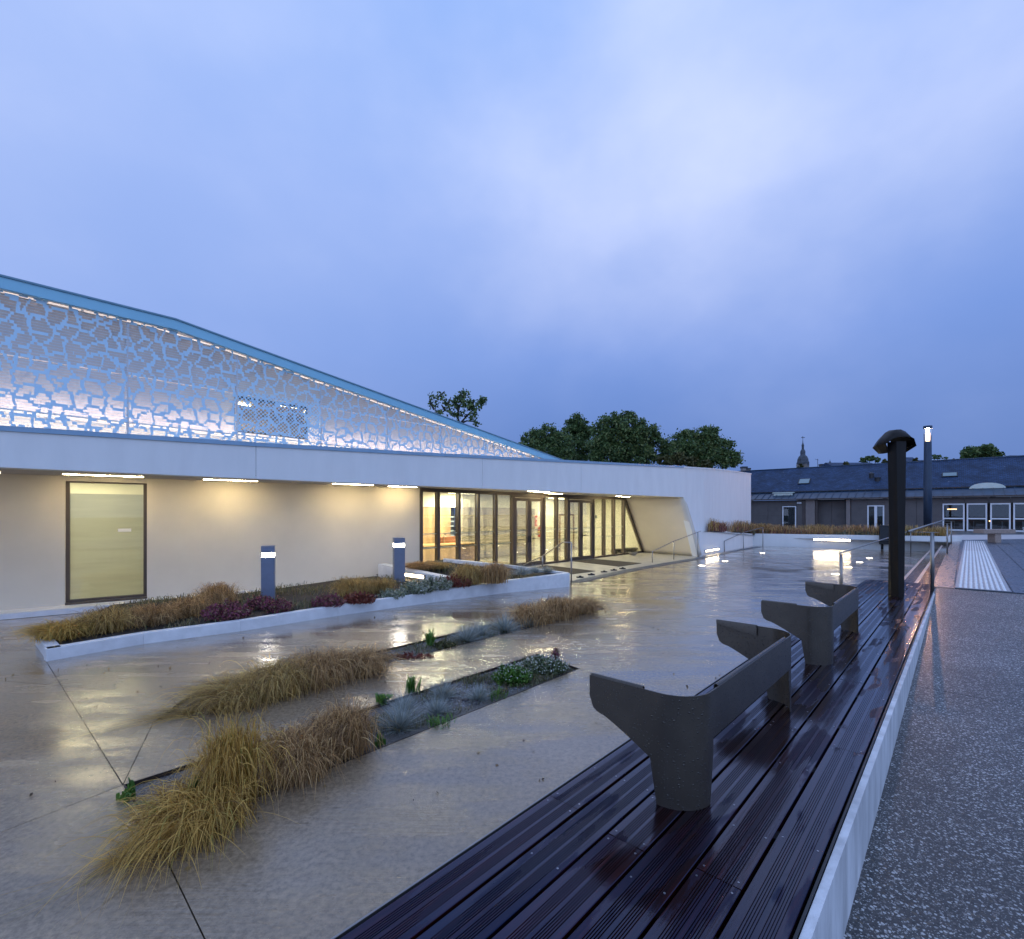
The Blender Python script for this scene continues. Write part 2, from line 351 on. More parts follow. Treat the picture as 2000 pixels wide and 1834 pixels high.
# far terrain and upper ground
g0 = struct(MB().box(-900, 900, -300, 1500, -1.2, -.7).build('ground', M_far))
STRIP_A = [G(240,1533), G(1050,1277), G(1132,1306), G(305,1637)]
STRIP_B = [G(365,1360), G(1150,1174), G(1184,1189), G(300,1410)]
def quad_line(p, q, w=.006):
    d = (q-p); d.z = 0; d.normalize(); s = Vector((-d.y, d.x, 0))*w/2
    return [p-s-d*.002, q-s+d*.002, q+s+d*.002, p+s-d*.002]
EXT = lambda p, q, k: p+(q-p)*k
joints = [(STRIP_A[2], F(3.05,.5)), (STRIP_A[3], EXT(STRIP_A[3], G(400,1834), 3.0)), (STRIP_A[0], G(91,1293)),
          (STRIP_A[0], STRIP_B[3]), (STRIP_B[0], EXT(STRIP_B[0], G(150,1342), 2.2)), (STRIP_A[0], EXT(STRIP_A[0], G(150,1568), 6)),
          (STRIP_B[2], EXT(STRIP_B[2], G(1370,1186), 2.6)), (EXT(G(1000,1243), G(1032,1277), -.0), G(1040,1284)), (G(1240,1106), G(1480,1131))]
OUT = [Vector((-32,-16,0)), F(-16,.9), F(28.9,.9), Vector((13.15,26.72,0)), Vector((7.72,20.2,0)), Vector((7.0,24,0)), Vector((-10,32,0)), Vector((-32,12,0))]
def slab_mesh():
    holes = [STRIP_A, STRIP_B] + [quad_line(*j) for j in joints]
    vs, es, k = [], [], 0
    for poly in [OUT]+holes:
        n = len(poly)
        for i, p in enumerate(poly): vs.append(Vector((p[0], p[1])))
        es += [(k+i, k+(i+1)%n) for i in range(n)]; k += n
    rv, re, rf, *_ = delaunay_2d_cdt(vs, es, [], 0, 1e-5)
    keep = []
    for f in rf:
        c = sum((rv[i] for i in f), Vector((0,0)))/len(f)
        if in_poly(c, OUT) and not any(in_poly(c, h) for h in holes): keep.append(tuple(f))
    # connected components across shared edges
    par = list(range(len(keep)))
    def find(i):
        while par[i] != i: par[i] = par[par[i]]; i = par[i]
        return i
    seen = {}
    for i, f in enumerate(keep):
        for j in range(len(f)):
            e = frozenset((f[j], f[(j+1)%len(f)]))
            if e in seen: par[find(i)] = find(seen[e])
            else: seen[e] = i
    comp = {}
    for i, f in enumerate(keep): comp.setdefault(find(i), []).append(f)
    return rv, list(comp.values())
plaza = bpy.data.objects.new('plaza', None); col.objects.link(plaza); struct(plaza)
rv, comps = slab_mesh()
for fs in comps:
    used = sorted({i for f in fs for i in f}); mp_ = {i: k for k, i in enumerate(used)}
    b = MB(); vs = [(rv[i][0], rv[i][1], 0) for i in used]
    ff = []
    for f in fs:
        q = [mp_[i] for i in f]; a = sum(vs[q[i]][0]*vs[q[(i+1)%len(q)]][1]-vs[q[(i+1)%len(q)]][0]*vs[q[i]][1] for i in range(len(q)))
        ff.append(tuple(q if a > 0 else q[::-1]))
    # side skirts on the border of the slab
    cnt = {}
    for f in ff:
        for j in range(len(f)): cnt[(f[j], f[(j+1)%len(f)])] = 1
    border = [(i, j) for (i, j) in cnt if (j, i) not in cnt]
    n = len(vs); vs2 = vs+[(x, y, -.03) for x, y, z in vs]
    ff += [(i, i+n, j+n, j) for i, j in border]
    b.add(vs2, ff); b.build('concrete_slab', M_plaza, plaza)
jb = MB(); jb.prism([(p[0], p[1]) for p in OUT], -.6, -.031); jb.build('slab_bed', M_concbase, plaza)

# exposed aggregate path, rising away from the camera
def path_z(a): return .028+.0415*a
def aggregate():
    m = bpy.data.materials.new('wet_exposed_aggregate'); m.use_nodes = True
    n, l = m.node_tree.nodes, m.node_tree.links; b = n['Principled BSDF']
    t = N(n, 'ShaderNodeTexCoord'); src = t.outputs['Object']
    def layer(scale, lo, hi, seed):
        mp = N(n, 'ShaderNodeMapping'); mp.inputs['Location'].default_value = (seed, seed*.7, 0); l.new(src, mp.inputs[0])
        dn = N(n, 'ShaderNodeTexNoise'); dn.inputs['Scale'].default_value = scale*.9; l.new(mp.outputs[0], dn.inputs[0])
        ds = mixc(n, l, .012*60/scale, mp.outputs[0], dn.outputs['Color'], 'ADD')
        v = N(n, 'ShaderNodeTexVoronoi'); v.inputs['Scale'].default_value = scale; l.new(ds, v.inputs[0])
        mask = ramp(n, [(lo, 1.0), (hi, 0.0)]); l.new(v.outputs['Distance'], mask.inputs[0])
        s = N(n, 'ShaderNodeSeparateColor'); l.new(v.outputs['Color'], s.inputs[0])
        return v, mask, s
    v1, m1, s1 = layer(66, .34, .46, 1.0); v2, m2, s2 = layer(140, .32, .46, 5.0)
    st1 = ramp(n, [(0, (.035,.033,.032)), (.26, (.05,.047,.045)), (.38, (.16,.145,.13)), (.50, (.11,.085,.06)), (.58, (.30,.29,.28)), (.76, (.50,.49,.47)), (1, (.62,.60,.58))]); st1.color_ramp.interpolation = 'CONSTANT'; l.new(s1.outputs[0], st1.inputs[0])
    st2 = ramp(n, [(0, (.03,.03,.03)), (.35, (.08,.07,.06)), (.55, (.24,.23,.22)), (.8, (.46,.45,.43))]); st2.color_ramp.interpolation = 'CONSTANT'; l.new(s2.outputs[0], st2.inputs[0])
    mat_c = mixc(n, l, m2.outputs[0], (.058,.055,.053), st2.outputs[0])
    c = mixc(n, l, m1.outputs[0], mat_c, st1.outputs[0])
    nb = N(n, 'ShaderNodeTexNoise'); nb.inputs['Scale'].default_value = 1.1; nb.inputs['Detail'].default_value = 6; l.new(src, nb.inputs[0])
    rb = ramp(n, [(.3, .66), (.7, 1.3)]); l.new(nb.outputs['Fac'], rb.inputs[0]); c = mixc(n, l, 1, c, rb.outputs[0], 'MULTIPLY')
    l.new(c, b.inputs['Base Color']); b.inputs['Roughness'].default_value = .5; b.inputs['Specular IOR Level'].default_value = .3
    b.inputs['Coat Weight'].default_value = .45; b.inputs['Coat Roughness'].default_value = .22; b.inputs['Coat IOR'].default_value = 1.4
    h = math_n(n, l, 'MULTIPLY_ADD', m1.outputs[0], .7, math_n(n, l, 'MULTIPLY', m2.outputs[0], .4))
    bp = N(n, 'ShaderNodeBump'); bp.inputs['Strength'].default_value = .6; bp.inputs['Distance'].default_value = .005; l.new(h, bp.inputs['Height']); l.new(bp.outputs[0], b.inputs['Normal']); l.new(bp.outputs[0], b.inputs['Coat Normal'])
    return m
M_agg = aggregate()
pathE = bpy.data.objects.new('path', None); col.objects.link(pathE); struct(pathE)
def path_piece(a0, a1, b0, b1):
    b = MB(); P = [F(a0,b0), F(a1,b0), F(a1,b1), F(a0,b1)]; A = [a0,a1,a1,a0]
    b.prism([(p.x, p.y) for p in P], [path_z(a)-.15 for a in A], [path_z(a) for a in A]); b.build('aggregate_slab', M_agg, pathE)
path_piece(-9, 4.85, 1.05, 14); path_piece(4.858, 10.53, 1.05, 14); path_piece(-9, 10.53, 14.01, 60)

# upper ground behind the retaining walls and beyond the terrace
M_asph = mat('dark_wet_asphalt', (.04,.042,.045), .35, var=.2, vs=3, coat=.3, coat_r=.3)
up = [F(10.53,1.02), F(28.6,1.02), Vector((13.2,26.95,0)), Vector((7.95,20.75,0)), Vector((9.2,23.2,0)), Vector((13,29.5,0)), Vector((-80,60,0)), Vector((-300,900,0)), Vector((900,900,0)), F(10.53,200)]
b = MB(); vs = [Vector((p.x,p.y)) for p in up]; r = delaunay_2d_cdt(vs, [(i,(i+1)%len(vs)) for i in range(len(vs))], [], 1, 1e-5)
fs = []
for f in r[2]:
    q = list(f); a = sum(r[0][q[i]][0]*r[0][q[(i+1)%len(q)]][1]-r[0][q[(i+1)%len(q)]][0]*r[0][q[i]][1] for i in range(len(q)))
    fs.append(tuple(q if a > 0 else q[::-1]))
b.add([(v[0], v[1], .46) for v in r[0]], fs); struct(b.build('upper_ground', M_asph))

# terrace: coping, tactile strip, pavers
ter = bpy.data.objects.new('terrace_pavement', None); col.objects.link(ter); struct(ter); ter.location = F(10.55,1.0,.47)
def fbox(b, a0, a1, b0, b1, z0, z1):
    P = [F(a0,b0), F(a1,b0), F(a1,b1), F(a0,b1)]; return b.prism([(p.x,p.y) for p in P], z0, z1)
b = MB(); fbox(b, 10.55, 36, 1.30, 16, .455, .468); b.build('paver_bed', M_concbase, ter)
a = 10.55; k = 0
while a < 29:                                                     # coping stones at the head of the steps
    k += 1
    b = MB(); fbox(b, a, a+.99, .985, 1.285, .40, .480); b.build('coping_stone', M_stone, ter, bevel=.006); a += 1.0
paver_cols = []
b0 = 2.0
while b0 < 9.5:
    a = 10.56 + (0.35 if len(paver_cols)%2 else 0) - .35; jb = .40
    paver_cols.append(b0)
    while a < 34:
        a0 = max(a, 10.56); 
        # only the pavers inside the view are worth building one by one
        p = F(a+.4, b0+.2)
        if p.x < 1.12*p.y+.6 and a+.79 > a0:
            bb = MB(); fbox(bb, a0, a+.792, b0, b0+jb-.012, .44, .480+random.uniform(-.0015,.0015)); bb.build('paver', M_paver, ter)
        a += .8
    b0 += jb
a = 10.56
while a < 34:
    bb = MB(); fbox(bb, a, a+.80-.008, 1.297, 1.99, .44, .4797); bb.build('paver', M_paver, ter); a += .8
a = 10.60; k = 0
while a < 30.0:                                                   # white ribbed guidance strip
    w0, w1 = 1.30+.0065*(a-10.6), 1.97+.0065*(a-10.6)
    bb = MB(); P = [F(a,w0), F(a+.595,w0), F(a+.595,w1), F(a,w1)]; bb.prism([(p.x,p.y) for p in P], .481, .488); ts = bb.build('tactile_slab', M_tactb, ter); bb = MB()
    nrib = 9
    for i in range(nrib):
        q = w0+.03+(w1-w0-.06)*(i+.5)/nrib
        if a < 22:
            for j in range(12):
                c = F(a+.025+.0495*j, q, .4875); bb.add([c+U*.021, c+V*.021, c-U*.021, c-V*.021, c+U*.015+Vector((0,0,.007)), c+V*.015+Vector((0,0,.007)), c-U*.015+Vector((0,0,.007)), c-V*.015+Vector((0,0,.007))],
                    [(1,0,4,5),(2,1,5,6),(3,2,6,7),(0,3,7,4),(7,6,5,4)])
        else:
            c = F(a+.01, q-.012, .4875); bb.obox(c, U*.575, V*.024, (0,0,.005))
    so_ = bb.build('raised_ribs', M_tact, ts); so_['kind'] = 'stuff'; a += .6
# pale concrete band in front of the slate building
P = [Vector((20.6,22.9,0)), Vector((19.0,24.0,0)), Vector((22.2,29.0,0)), Vector((42,26,0)), Vector((42,22.5,0)), Vector((26.4,25.6,0))]

# steps down to the plaza
M_nose = mat('pale_step_nosing', (.50,.40,.34), .35, var=.15, vs=8, bump=.2, bs=60)
steps = thing('stone_steps', 'three dark wet stone steps with orange lit nosings running beside the terrace', 'steps', F(11.25,.3,0))
for (b0, b1, z0, z1) in ((.31,.665,0,.16), (.66,1.0,0,.32)):
    a = 11.25
    while a < 28.5:
        L = min(1.4, 28.55-a); bb = MB(); fbox(bb, a, a+L-.008, b0, b1 if z1 < .3 else .983, z0+.004, z1); bb.build('step_slab', M_stepst, steps, bevel=.006)
        bb = MB(); fbox(bb, a, a+L-.008, b0-.004, b0+.055, z1-.045, z1+.004); bb.build('nosing', M_nose, steps); a += 1.4
bb = MB(); fbox(bb, 11.25, 28.55, .9835, 1.02, .1, .399); bb.build('riser', M_stepst, steps)

# ================================================================== DECK
deck = thing('timber_deck', 'long low deck of grooved wet dark red boards under the steel backrests', 'deck', F(0,.5,0))
def wood():
    m = bpy.data.materials.new('wet_red_hardwood'); m.use_nodes = True
    n, l = m.node_tree.nodes, m.node_tree.links; b = n['Principled BSDF']
    t = N(n, 'ShaderNodeTexCoord'); oi = N(n, 'ShaderNodeObjectInfo'); geo = N(n, 'ShaderNodeNewGeometry')
    off = N(n, 'ShaderNodeVectorMath'); off.operation = 'SCALE'; l.new(oi.outputs['Random'], off.inputs['Scale']); off.inputs[0].default_value = (37,11,5)
    add = N(n, 'ShaderNodeVectorMath'); add.operation = 'ADD'; l.new(t.outputs['Object'], add.inputs[0]); l.new(off.outputs[0], add.inputs[1])
    mp = N(n, 'ShaderNodeMapping'); mp.inputs['Scale'].default_value = (1.2, 30, 8); l.new(add.outputs[0], mp.inputs[0])
    gr = N(n, 'ShaderNodeTexNoise'); gr.inputs['Scale'].default_value = 2.6; gr.inputs['Detail'].default_value = 7; gr.inputs['Roughness'].default_value = .6; l.new(mp.outputs[0], gr.inputs[0])
    c = ramp(n, [(.3, (.004,.0011,.001)), (.55, (.016,.0032,.002)), (.75, (.042,.008,.0045))]); l.new(gr.outputs['Fac'], c.inputs[0])
    hv = N(n, 'ShaderNodeMapRange'); l.new(oi.outputs['Random'], hv.inputs[0]); hv.inputs['To Min'].default_value = .6; hv.inputs['To Max'].default_value = 1.35
    c2 = mixc(n, l, 1, c.outputs[0], hv.outputs[0], 'MULTIPLY'); l.new(c2, b.inputs['Base Color'])
    # film of rain: glossy pools and damp matt stretches
    mp3 = N(n, 'ShaderNodeMapping'); mp3.inputs['Scale'].default_value = (.9, 4.2, 1); l.new(add.outputs[0], mp3.inputs[0])
    w = N(n, 'ShaderNodeTexNoise'); w.inputs['Scale'].default_value = 2.0; w.inputs['Detail'].default_value = 5; l.new(mp3.outputs[0], w.inputs[0])
    wr = ramp(n, [(.41, 0.0), (.46, 1.0)]); l.new(w.outputs['Fac'], wr.inputs[0])
    r = ramp(n, [(0, .42), (1, .12)]); l.new(wr.outputs[0], r.inputs[0]); l.new(r.outputs[0], b.inputs['Roughness']); b.inputs['Specular IOR Level'].default_value = .65; b.inputs['Specular Tint'].default_value = (.14,.38,1.0,1); b.inputs['Coat IOR'].default_value = 1.33  # the blue of the sky's reflection is put into the specular tint
    cw = ramp(n, [(0, .0), (1, .45)]); l.new(wr.outputs[0], cw.inputs[0]); l.new(cw.outputs[0], b.inputs['Coat Weight'])
    cr = ramp(n, [(0, .32), (1, .04)]); l.new(wr.outputs[0], cr.inputs[0]); l.new(cr.outputs[0], b.inputs['Coat Roughness'])
    bp = N(n, 'ShaderNodeBump'); bp.inputs['Strength'].default_value = .35; bp.inputs['Distance'].default_value = .003; l.new(gr.outputs['Fac'], bp.inputs['Height']); l.new(bp.outputs[0], b.inputs['Normal'])
    d = N(n, 'ShaderNodeTexNoise'); d.inputs['Scale'].default_value = 45; l.new(add.outputs[0], d.inputs[0])
    bp2 = N(n, 'ShaderNodeBump'); bp2.inputs['Strength'].default_value = .12; bp2.inputs['Distance'].default_value = .003; l.new(d.outputs['Fac'], bp2.inputs['Height']); l.new(bp2.outputs[0], b.inputs['Coat Normal'])
    return m
M_wood = wood(); M_screw = mat('screw_zinc', (.35,.36,.4), .3, .9, var=.1)
BW, BP, DZ = .158, .1705, .45
def board_profile():
    pts = [(0,-.028),(0,-.002),(.002,0)]; x = .034
    for gidx in range(2):
        for i in range(5):
            pts += [(x,0),(x+.0008,-.0045),(x+.0036,-.0045),(x+.0044,0)]; x += .0088
        x += .012
    pts += [(BW-.002,0),(BW,-.002),(BW,-.028)]; return pts
PROF = board_profile(); bm_cache = {}
ROT = math.atan2(U.y, U.x)
def board(j, a0, a1):
    L = round(a1-a0-.005, 3)
    if L not in bm_cache:
        b = MB(); n = len(PROF)
        # across is -y in the board's own frame (b grows to the right of a)
        vs = [(0,-y,z) for y, z in PROF]+[(L,-y,z) for y, z in PROF]
        fs = [(i, n+i, n+i+1, i+1) for i in range(n-1)]+[(n-1, 2*n-1, n, 0)]+[tuple(range(n)), tuple(range(n,2*n))[::-1]]
        b.add(vs, [f[::-1] for f in fs]); me = b.mesh('board', M_wood)
        bm = bmesh.new(); bm.from_mesh(me); bmesh.ops.recalc_face_normals(bm, faces=bm.faces); bm.to_mesh(me); bm.free(); bm_cache[L] = me
    o = link('board', bm_cache[L], deck); o.rotation_euler = (random.uniform(-.002,.002), 0, ROT)
    o.location = F(a0, .006+j*BP, DZ+random.uniform(-.0015,.0)) - Vector(deck.location)
    # screw heads in pairs over the joists
    s = MB(); 
    xs = [.03, L-.03]+[q*.7+.35 for q in range(int((L-.3)/.7))]
    for x in xs:
        for y in (.018, BW-.018):
            c = Vector((x+random.uniform(-.006,.006), -y, .0004)); s.tube([c, c+Vector((0,0,.0010))], .0042, 8)
    so_ = link('screw_head', s.mesh('screw_head', M_screw), o); so_['kind'] = 'stuff'
starts = [1.05, 2.45, 1.0, 2.6, 1.05, 2.5]
for j in range(6):
    cuts = [starts[j]-2.8*2+2.8*k for k in range(8)]
    if j == 2: cuts.append(1.38)
    cuts = sorted(c for c in cuts if -3 < c < 11.0)+[11.2]
    for c0, c1 in zip(cuts, cuts[1:]): board(j, c0, c1)
b = MB(); fbox(b, -3, 11.19, 1.026, 1.034, DZ-.036, DZ-.004); b.build('edge_trim', M_dark, deck)
b = MB(); fbox(b, -3, 11.19, -.012, -.004, DZ-.05, DZ+.001); b.build('edge_trim', M_steel, deck)
for a in np.arange(-2.7, 11.2, .7):
    b = MB(); fbox(b, a-.03, a+.03, .03, 1.0, DZ-.085, DZ-.0295); b.build('joist', M_dark, deck)
b = MB(); fbox(b, -3, 11.18, 1.037, 1.066, -.2, DZ-.012); b.build('side_wall', mat('board_marked_concrete', (.62,.62,.62), .55, var=.16, vs=6, bump=.5, bs=30, streak=(1,1,.3)), deck)
b = MB(); fbox(b, -3, 11.18, .0, .06, -.02, DZ-.052); b.build('side_wall', MATS['board_marked_concrete'], deck)
b = MB(); fbox(b, 11.12, 11.19, .07, .95, .0, DZ-.087); b.build('side_wall', MATS['board_marked_concrete'], deck)
b = MB(); fbox(b, -3, 11.1, .07, .95, .02, .05); b.build('deck_bed', M_concbase, deck)

# ================================================================== STEEL BACKRESTS
def wet_steel():
    m = bpy.data.materials.new('wet_bronze_steel'); m.use_nodes = True
    n, l = m.node_tree.nodes, m.node_tree.links; b = n['Principled BSDF']
    t = N(n, 'ShaderNodeTexCoord'); src = t.outputs['Object']
    nz = N(n, 'ShaderNodeTexNoise'); nz.inputs['Scale'].default_value = 6; nz.inputs['Detail'].default_value = 5; l.new(src, nz.inputs[0])
    r = ramp(n, [(.3, (.058,.045,.033)), (.7, (.078,.062,.045))]); l.new(nz.outputs['Fac'], r.inputs[0]); l.new(r.outputs[0], b.inputs['Base Color'])
    b.inputs['Metallic'].default_value = .4; b.inputs['Roughness'].default_value = .3; b.inputs['Coat Weight'].default_value = .35; b.inputs['Coat Roughness'].default_value = .2
    hs = []
    for sc, cut in ((95, .27), (48, .20)):                    # rain drops
        v = N(n, 'ShaderNodeTexVoronoi'); v.inputs['Scale'].default_value = sc; l.new(src, v.inputs[0])
        s = N(n, 'ShaderNodeSeparateColor'); l.new(v.outputs['Color'], s.inputs[0])
        on = math_n(n, l, 'GREATER_THAN', s.outputs[0], .62)
        dome = ramp(n, [(0, 1.0), (cut*.7, .75), (cut, 0.0)]); l.new(v.outputs['Distance'], dome.inputs[0])
        hs.append(math_n(n, l, 'MULTIPLY', dome.outputs[0], on))
    h = math_n(n, l, 'MAXIMUM', hs[0], hs[1])
    bp = N(n, 'ShaderNodeBump'); bp.inputs['Strength'].default_value = 1.0; bp.inputs['Distance'].default_value = .008; l.new(h, bp.inputs['Height']); l.new(bp.outputs[0], b.inputs['Normal']); l.new(bp.outputs[0], b.inputs['Coat Normal'])
    rr = ramp(n, [(0, .38), (.3, .06)]); l.new(h, rr.inputs[0]); l.new(rr.outputs[0], b.inputs['Roughness'])
    cw = ramp(n, [(0, .3), (.3, 1.0)]); l.new(h, cw.inputs[0]); l.new(cw.outputs[0], b.inputs['Coat Weight'])
    return m
M_back = wet_steel()
def smooth_step(x): x = max(0, min(1, x)); return x*x*(3-2*x)
def make_backrest(a0):
    """U-shaped sheet: arm, rounded corner that runs down into a leg, back, corner, arm (deck frame, sheet is vertical)"""
    A0, A1, B0, B1, R, H = 1.32, 3.02, .045, .575, .165, .50
    root = thing('curved_steel_bench', '', 'bench', F(A0+a0+.85, .5, DZ))
    org = world_loc(root)
    pts = []                                                    # (a, b) along the top, with arc length
    def arm(n, a, b0, b1):
        for i in range(n): t = i/(n-1); pts.append((a, b0+(b1-b0)*t))
    arm(14, A0, B0, B1-R)
    for i in range(1, 14): th = math.pi/2*i/14; pts.append((A0+R-R*math.cos(th), B1-R+R*math.sin(th)))
    for i in range(32): t = i/31; pts.append((A0+R+(A1-A0-2*R)*t, B1))
    for i in range(1, 14): th = math.pi/2*i/14; pts.append((A1-R+R*math.sin(th), B1-R+R*math.cos(th)))
    for i in range(14): t = i/13; pts.append((A1, B1-R-(B1-R-B0)*t))
    s = [0]
    for p, q in zip(pts, pts[1:]): s.append(s[-1]+math.hypot(q[0]-p[0], q[1]-p[1]))
    Ltot = s[-1]; arm_l = B1-R-B0; arc = math.pi/2*R
    def panel_low(x):                                           # underside of arm and back panels above the deck
        x = min(x, Ltot-x)
        if x < .06: return .335 - .03*math.sqrt(max(0, 1-((.06-x)/.06)**2)) + .0 - .03*0
        if x < arm_l: return .305 - .105*smooth_step((x-.06)/(arm_l-.06))*1.0
        return .28
    def leg_edges(z):                                           # leg from arc length e0 to e1 at height z; wide at the top
        k = (z/.22) if z < .22 else 1
        return arm_l-.045+.035*(1-k), arm_l+arc+.03-.035*(1-k)
    th = .006
    # grid: columns in s, dense; rows in z; a cell is kept if inside the outline
    NZ = 25
    b = MB()
    def pos(x, z, off):
        # interpolate along the polyline
        import bisect
        i = min(max(bisect.bisect_right(s, x)-1, 0), len(s)-2); t = (x-s[i])/max(1e-9, s[i+1]-s[i]); t = max(0, min(1, t))
        p, q = pts[i], pts[i+1]; da, db = q[0]-p[0], q[1]-p[1]; L = math.hypot(da, db); na, nb = db/L*-1, da/L
        # smooth normal on the corner
        return F(a0+p[0]+da*t+na*off, p[1]+db*t+nb*off, DZ+z)
    def strip(xs, lows, high):
        cols = []
        for x, lo in zip(xs, lows):
            hi = high(x) if callable(high) else high
            n0 = 8; cols.append([(x, lo+(hi-lo)*k/n0) for k in range(n0+1)])
        vs = []; n0 = 9
        for c in cols:
            for (x, z) in c: vs.append(pos(x, z, th/2))
        m_ = len(vs)
        for c in cols:
            for (x, z) in c: vs.append(pos(x, z, -th/2))
        fs = []
        for i in range(len(cols)-1):
            for k in range(n0-1):
                p = i*n0+k; fs.append((p, p+1, p+n0+1, p+n0)); fs.append((m_+p, m_+p+n0, m_+p+n0+1, m_+p+1))
            p = i*n0; fs.append((p, p+n0, m_+p+n0, m_+p)); p = i*n0+n0-1; fs.append((p, m_+p, m_+p+n0, p+n0))
        for i in (0, len(cols)-1):
            for k in range(n0-1):
                p = i*n0+k; q = (p, m_+p, m_+p+1, p+1); fs.append(q if i == 0 else q[::-1])
        b.add(vs, fs)
    # arms
    top = lambda x: H-.0*x
    tip = lambda x: H - .0
    xs = [arm_l*k/22 for k in range(23)]
    e0 = leg_edges(.3)[0]
    def low_arm(x):
        if x < .07: return .40-.075*math.sqrt(max(0, 1-((.07-x)/.07)**2))
        return .325-.125*min(1, (x-.07)/(e0-.07))**1.15
    # body zones: [0,e0] arm, [e0,e1] leg, [e1,..] back
    e1 = leg_edges(.3)[1]
    zone = [0+ e0*k/16 for k in range(17)]
    strip(zone, [low_arm(x) for x in zone], H)
    back = [e1+(Ltot-2*e1)*k/30 for k in range(31)]
    strip(back, [.285 if abs(x-Ltot/2) < (Ltot/2-e1-.02) else .285 for x in back], H)
    zone2 = [Ltot-x for x in zone][::-1]
    strip(zone2, [low_arm(Ltot-x) for x in zone2], H)
    # upper parts of the corners
    for side in (0, 1):
        xs = [e0+(e1-e0)*k/20 for k in range(21)]
        if side: xs = [Ltot-x for x in xs][::-1]
        strip(xs, [.22]*21, H)
    body = b.build('backrest_sheet', M_back, root, smooth=False)
    # legs: tapering downwards
    for side in (0, 1):
        b2 = MB(); nz, nx = 9, 20; vs = []
        for off in (th/2, -th/2):
            for k in range(nz):
                z = .22*k/(nz-1); l0, l1 = leg_edges(z)
                for i in range(nx+1):
                    x = l0+(l1-l0)*i/nx; x = Ltot-x if side else x; vs.append(pos(x, z, off))
        m_ = nz*(nx+1); fs = []
        for k in range(nz-1):
            for i in range(nx):
                p = k*(nx+1)+i; fs.append((p, p+1, p+nx+2, p+nx+1)); fs.append((m_+p, m_+p+nx+1, m_+p+nx+2, m_+p+1))
            for i in (0, nx):
                p = k*(nx+1)+i; fs.append((p, m_+p, m_+p+nx+1, p+nx+1))
        b2.add(vs, fs); b2.build('leg', M_back, root)
    # rolled rims: on the outside of the arms, and along the back
    def rim(x0, x1, sg, drop0, drop1, name='rolled_rim'):
        b3 = MB(); n_ = 24; vs = []; prof = []
        r = .011
        for i in range(n_+1):
            x = x0+(x1-x0)*i/n_; d = drop0+(drop1-drop0)*i/n_
            for q in range(7):
                ang = math.pi*q/6; off = sg*(r-r*math.cos(ang)); vs.append(pos(x, H+r*math.sin(ang)-.002, off))
            vs.append(pos(x, H-d, sg*2*r)); vs.append(pos(x, H-d, sg*(2*r-.003)))
        w_ = 9
        fs = [(i*w_+k, i*w_+k+1, (i+1)*w_+k+1, (i+1)*w_+k) for i in range(n_) for k in range(w_-1)]
        b3.add(vs, fs); o = b3.build(name, M_back, root)
        so_ = o.modifiers.new('thickness', 'SOLIDIFY'); so_.thickness = .003
    rim(.004, e0-.035, -1, .02, .085); rim(Ltot-.004, Ltot-e0+.035, -1, .02, .07)
    rim(arm_l+arc+.10, Ltot-arm_l-arc-.10, -1, .05, .05)
    for o in children(root):
        for p in o.data.polygons: p.use_smooth = True
        e = o.modifiers.new('split', 'EDGE_SPLIT'); e.split_angle = math.radians(35)
        bm = bmesh.new(); bm.from_mesh(o.data); bmesh.ops.recalc_face_normals(bm, faces=bm.faces); bm.to_mesh(o.data); bm.free()
    return root
br1 = make_backrest(0)
br1['label'] = 'curved dark steel bench back nearest the camera on the timber deck'; br1['group'] = 'steel bench backs on the deck'
br2 = copy_tree(br1, None, U*2.8); br2['label'] = 'curved dark steel bench back farther along the timber deck towards the mast'

# ================================================================== MAST ON THE DECK
M_mast = mat('dark_brown_coated_steel', (.010,.008,.007), .5, .1, var=.2, vs=3, spec=.25, streak=(3,3,.5), bump=.1, bs=60)
mc = F(9.02,.63,DZ); mast = thing('steel_mast', 'dark folded steel mast with a hooded top at the far end of the deck', 'mast', mc)
def blade(w0, w1, depth, y0, z0, z1, flip=1):
    b = MB(); sec = lambda w: [(-w/2, y0+depth*flip), (-w*.28, y0), (w*.28, y0), (w/2, y0+depth*flip)]
    t = .012; lo = sec(w0); hi = sec(w1); inn = lambda s: [(x*.93, y+t*flip) for x, y in s]
    L = lo+inn(lo)[::-1]; Hh = hi+inn(hi)[::-1]; n = len(L)
    vs = [mc+Vector((x, y, z0)) for x, y in L]+[mc+Vector((x, y, z1)) for x, y in Hh]
    fs = [(i, (i+1)%n, n+(i+1)%n, n+i) for i in range(n)]+[tuple(range(n))[::-1], tuple(range(n,2*n))]
    b.add(vs, [f if flip > 0 else f[::-1] for f in fs]); return b
blade(.155, .27, .11, -.10, 0, 2.42).build('front_blade', M_mast, mast)
bb = MB(); o_ = Vector((.075,.0,0))
P0 = [(-.02,.06),(.10,.02),(.135,.10),(.10,.17),(-.02,.15)]
vs = [mc+Vector((x*.72, y, 0)) for x, y in P0]+[mc+Vector((x+.03, y, 2.36)) for x, y in P0]
bb.add(vs, [(i,(i+1)%5,5+(i+1)%5,5+i) for i in range(5)]+[(4,3,2,1,0),(5,6,7,8,9)]); bb.build('rear_blade', M_mast, mast)
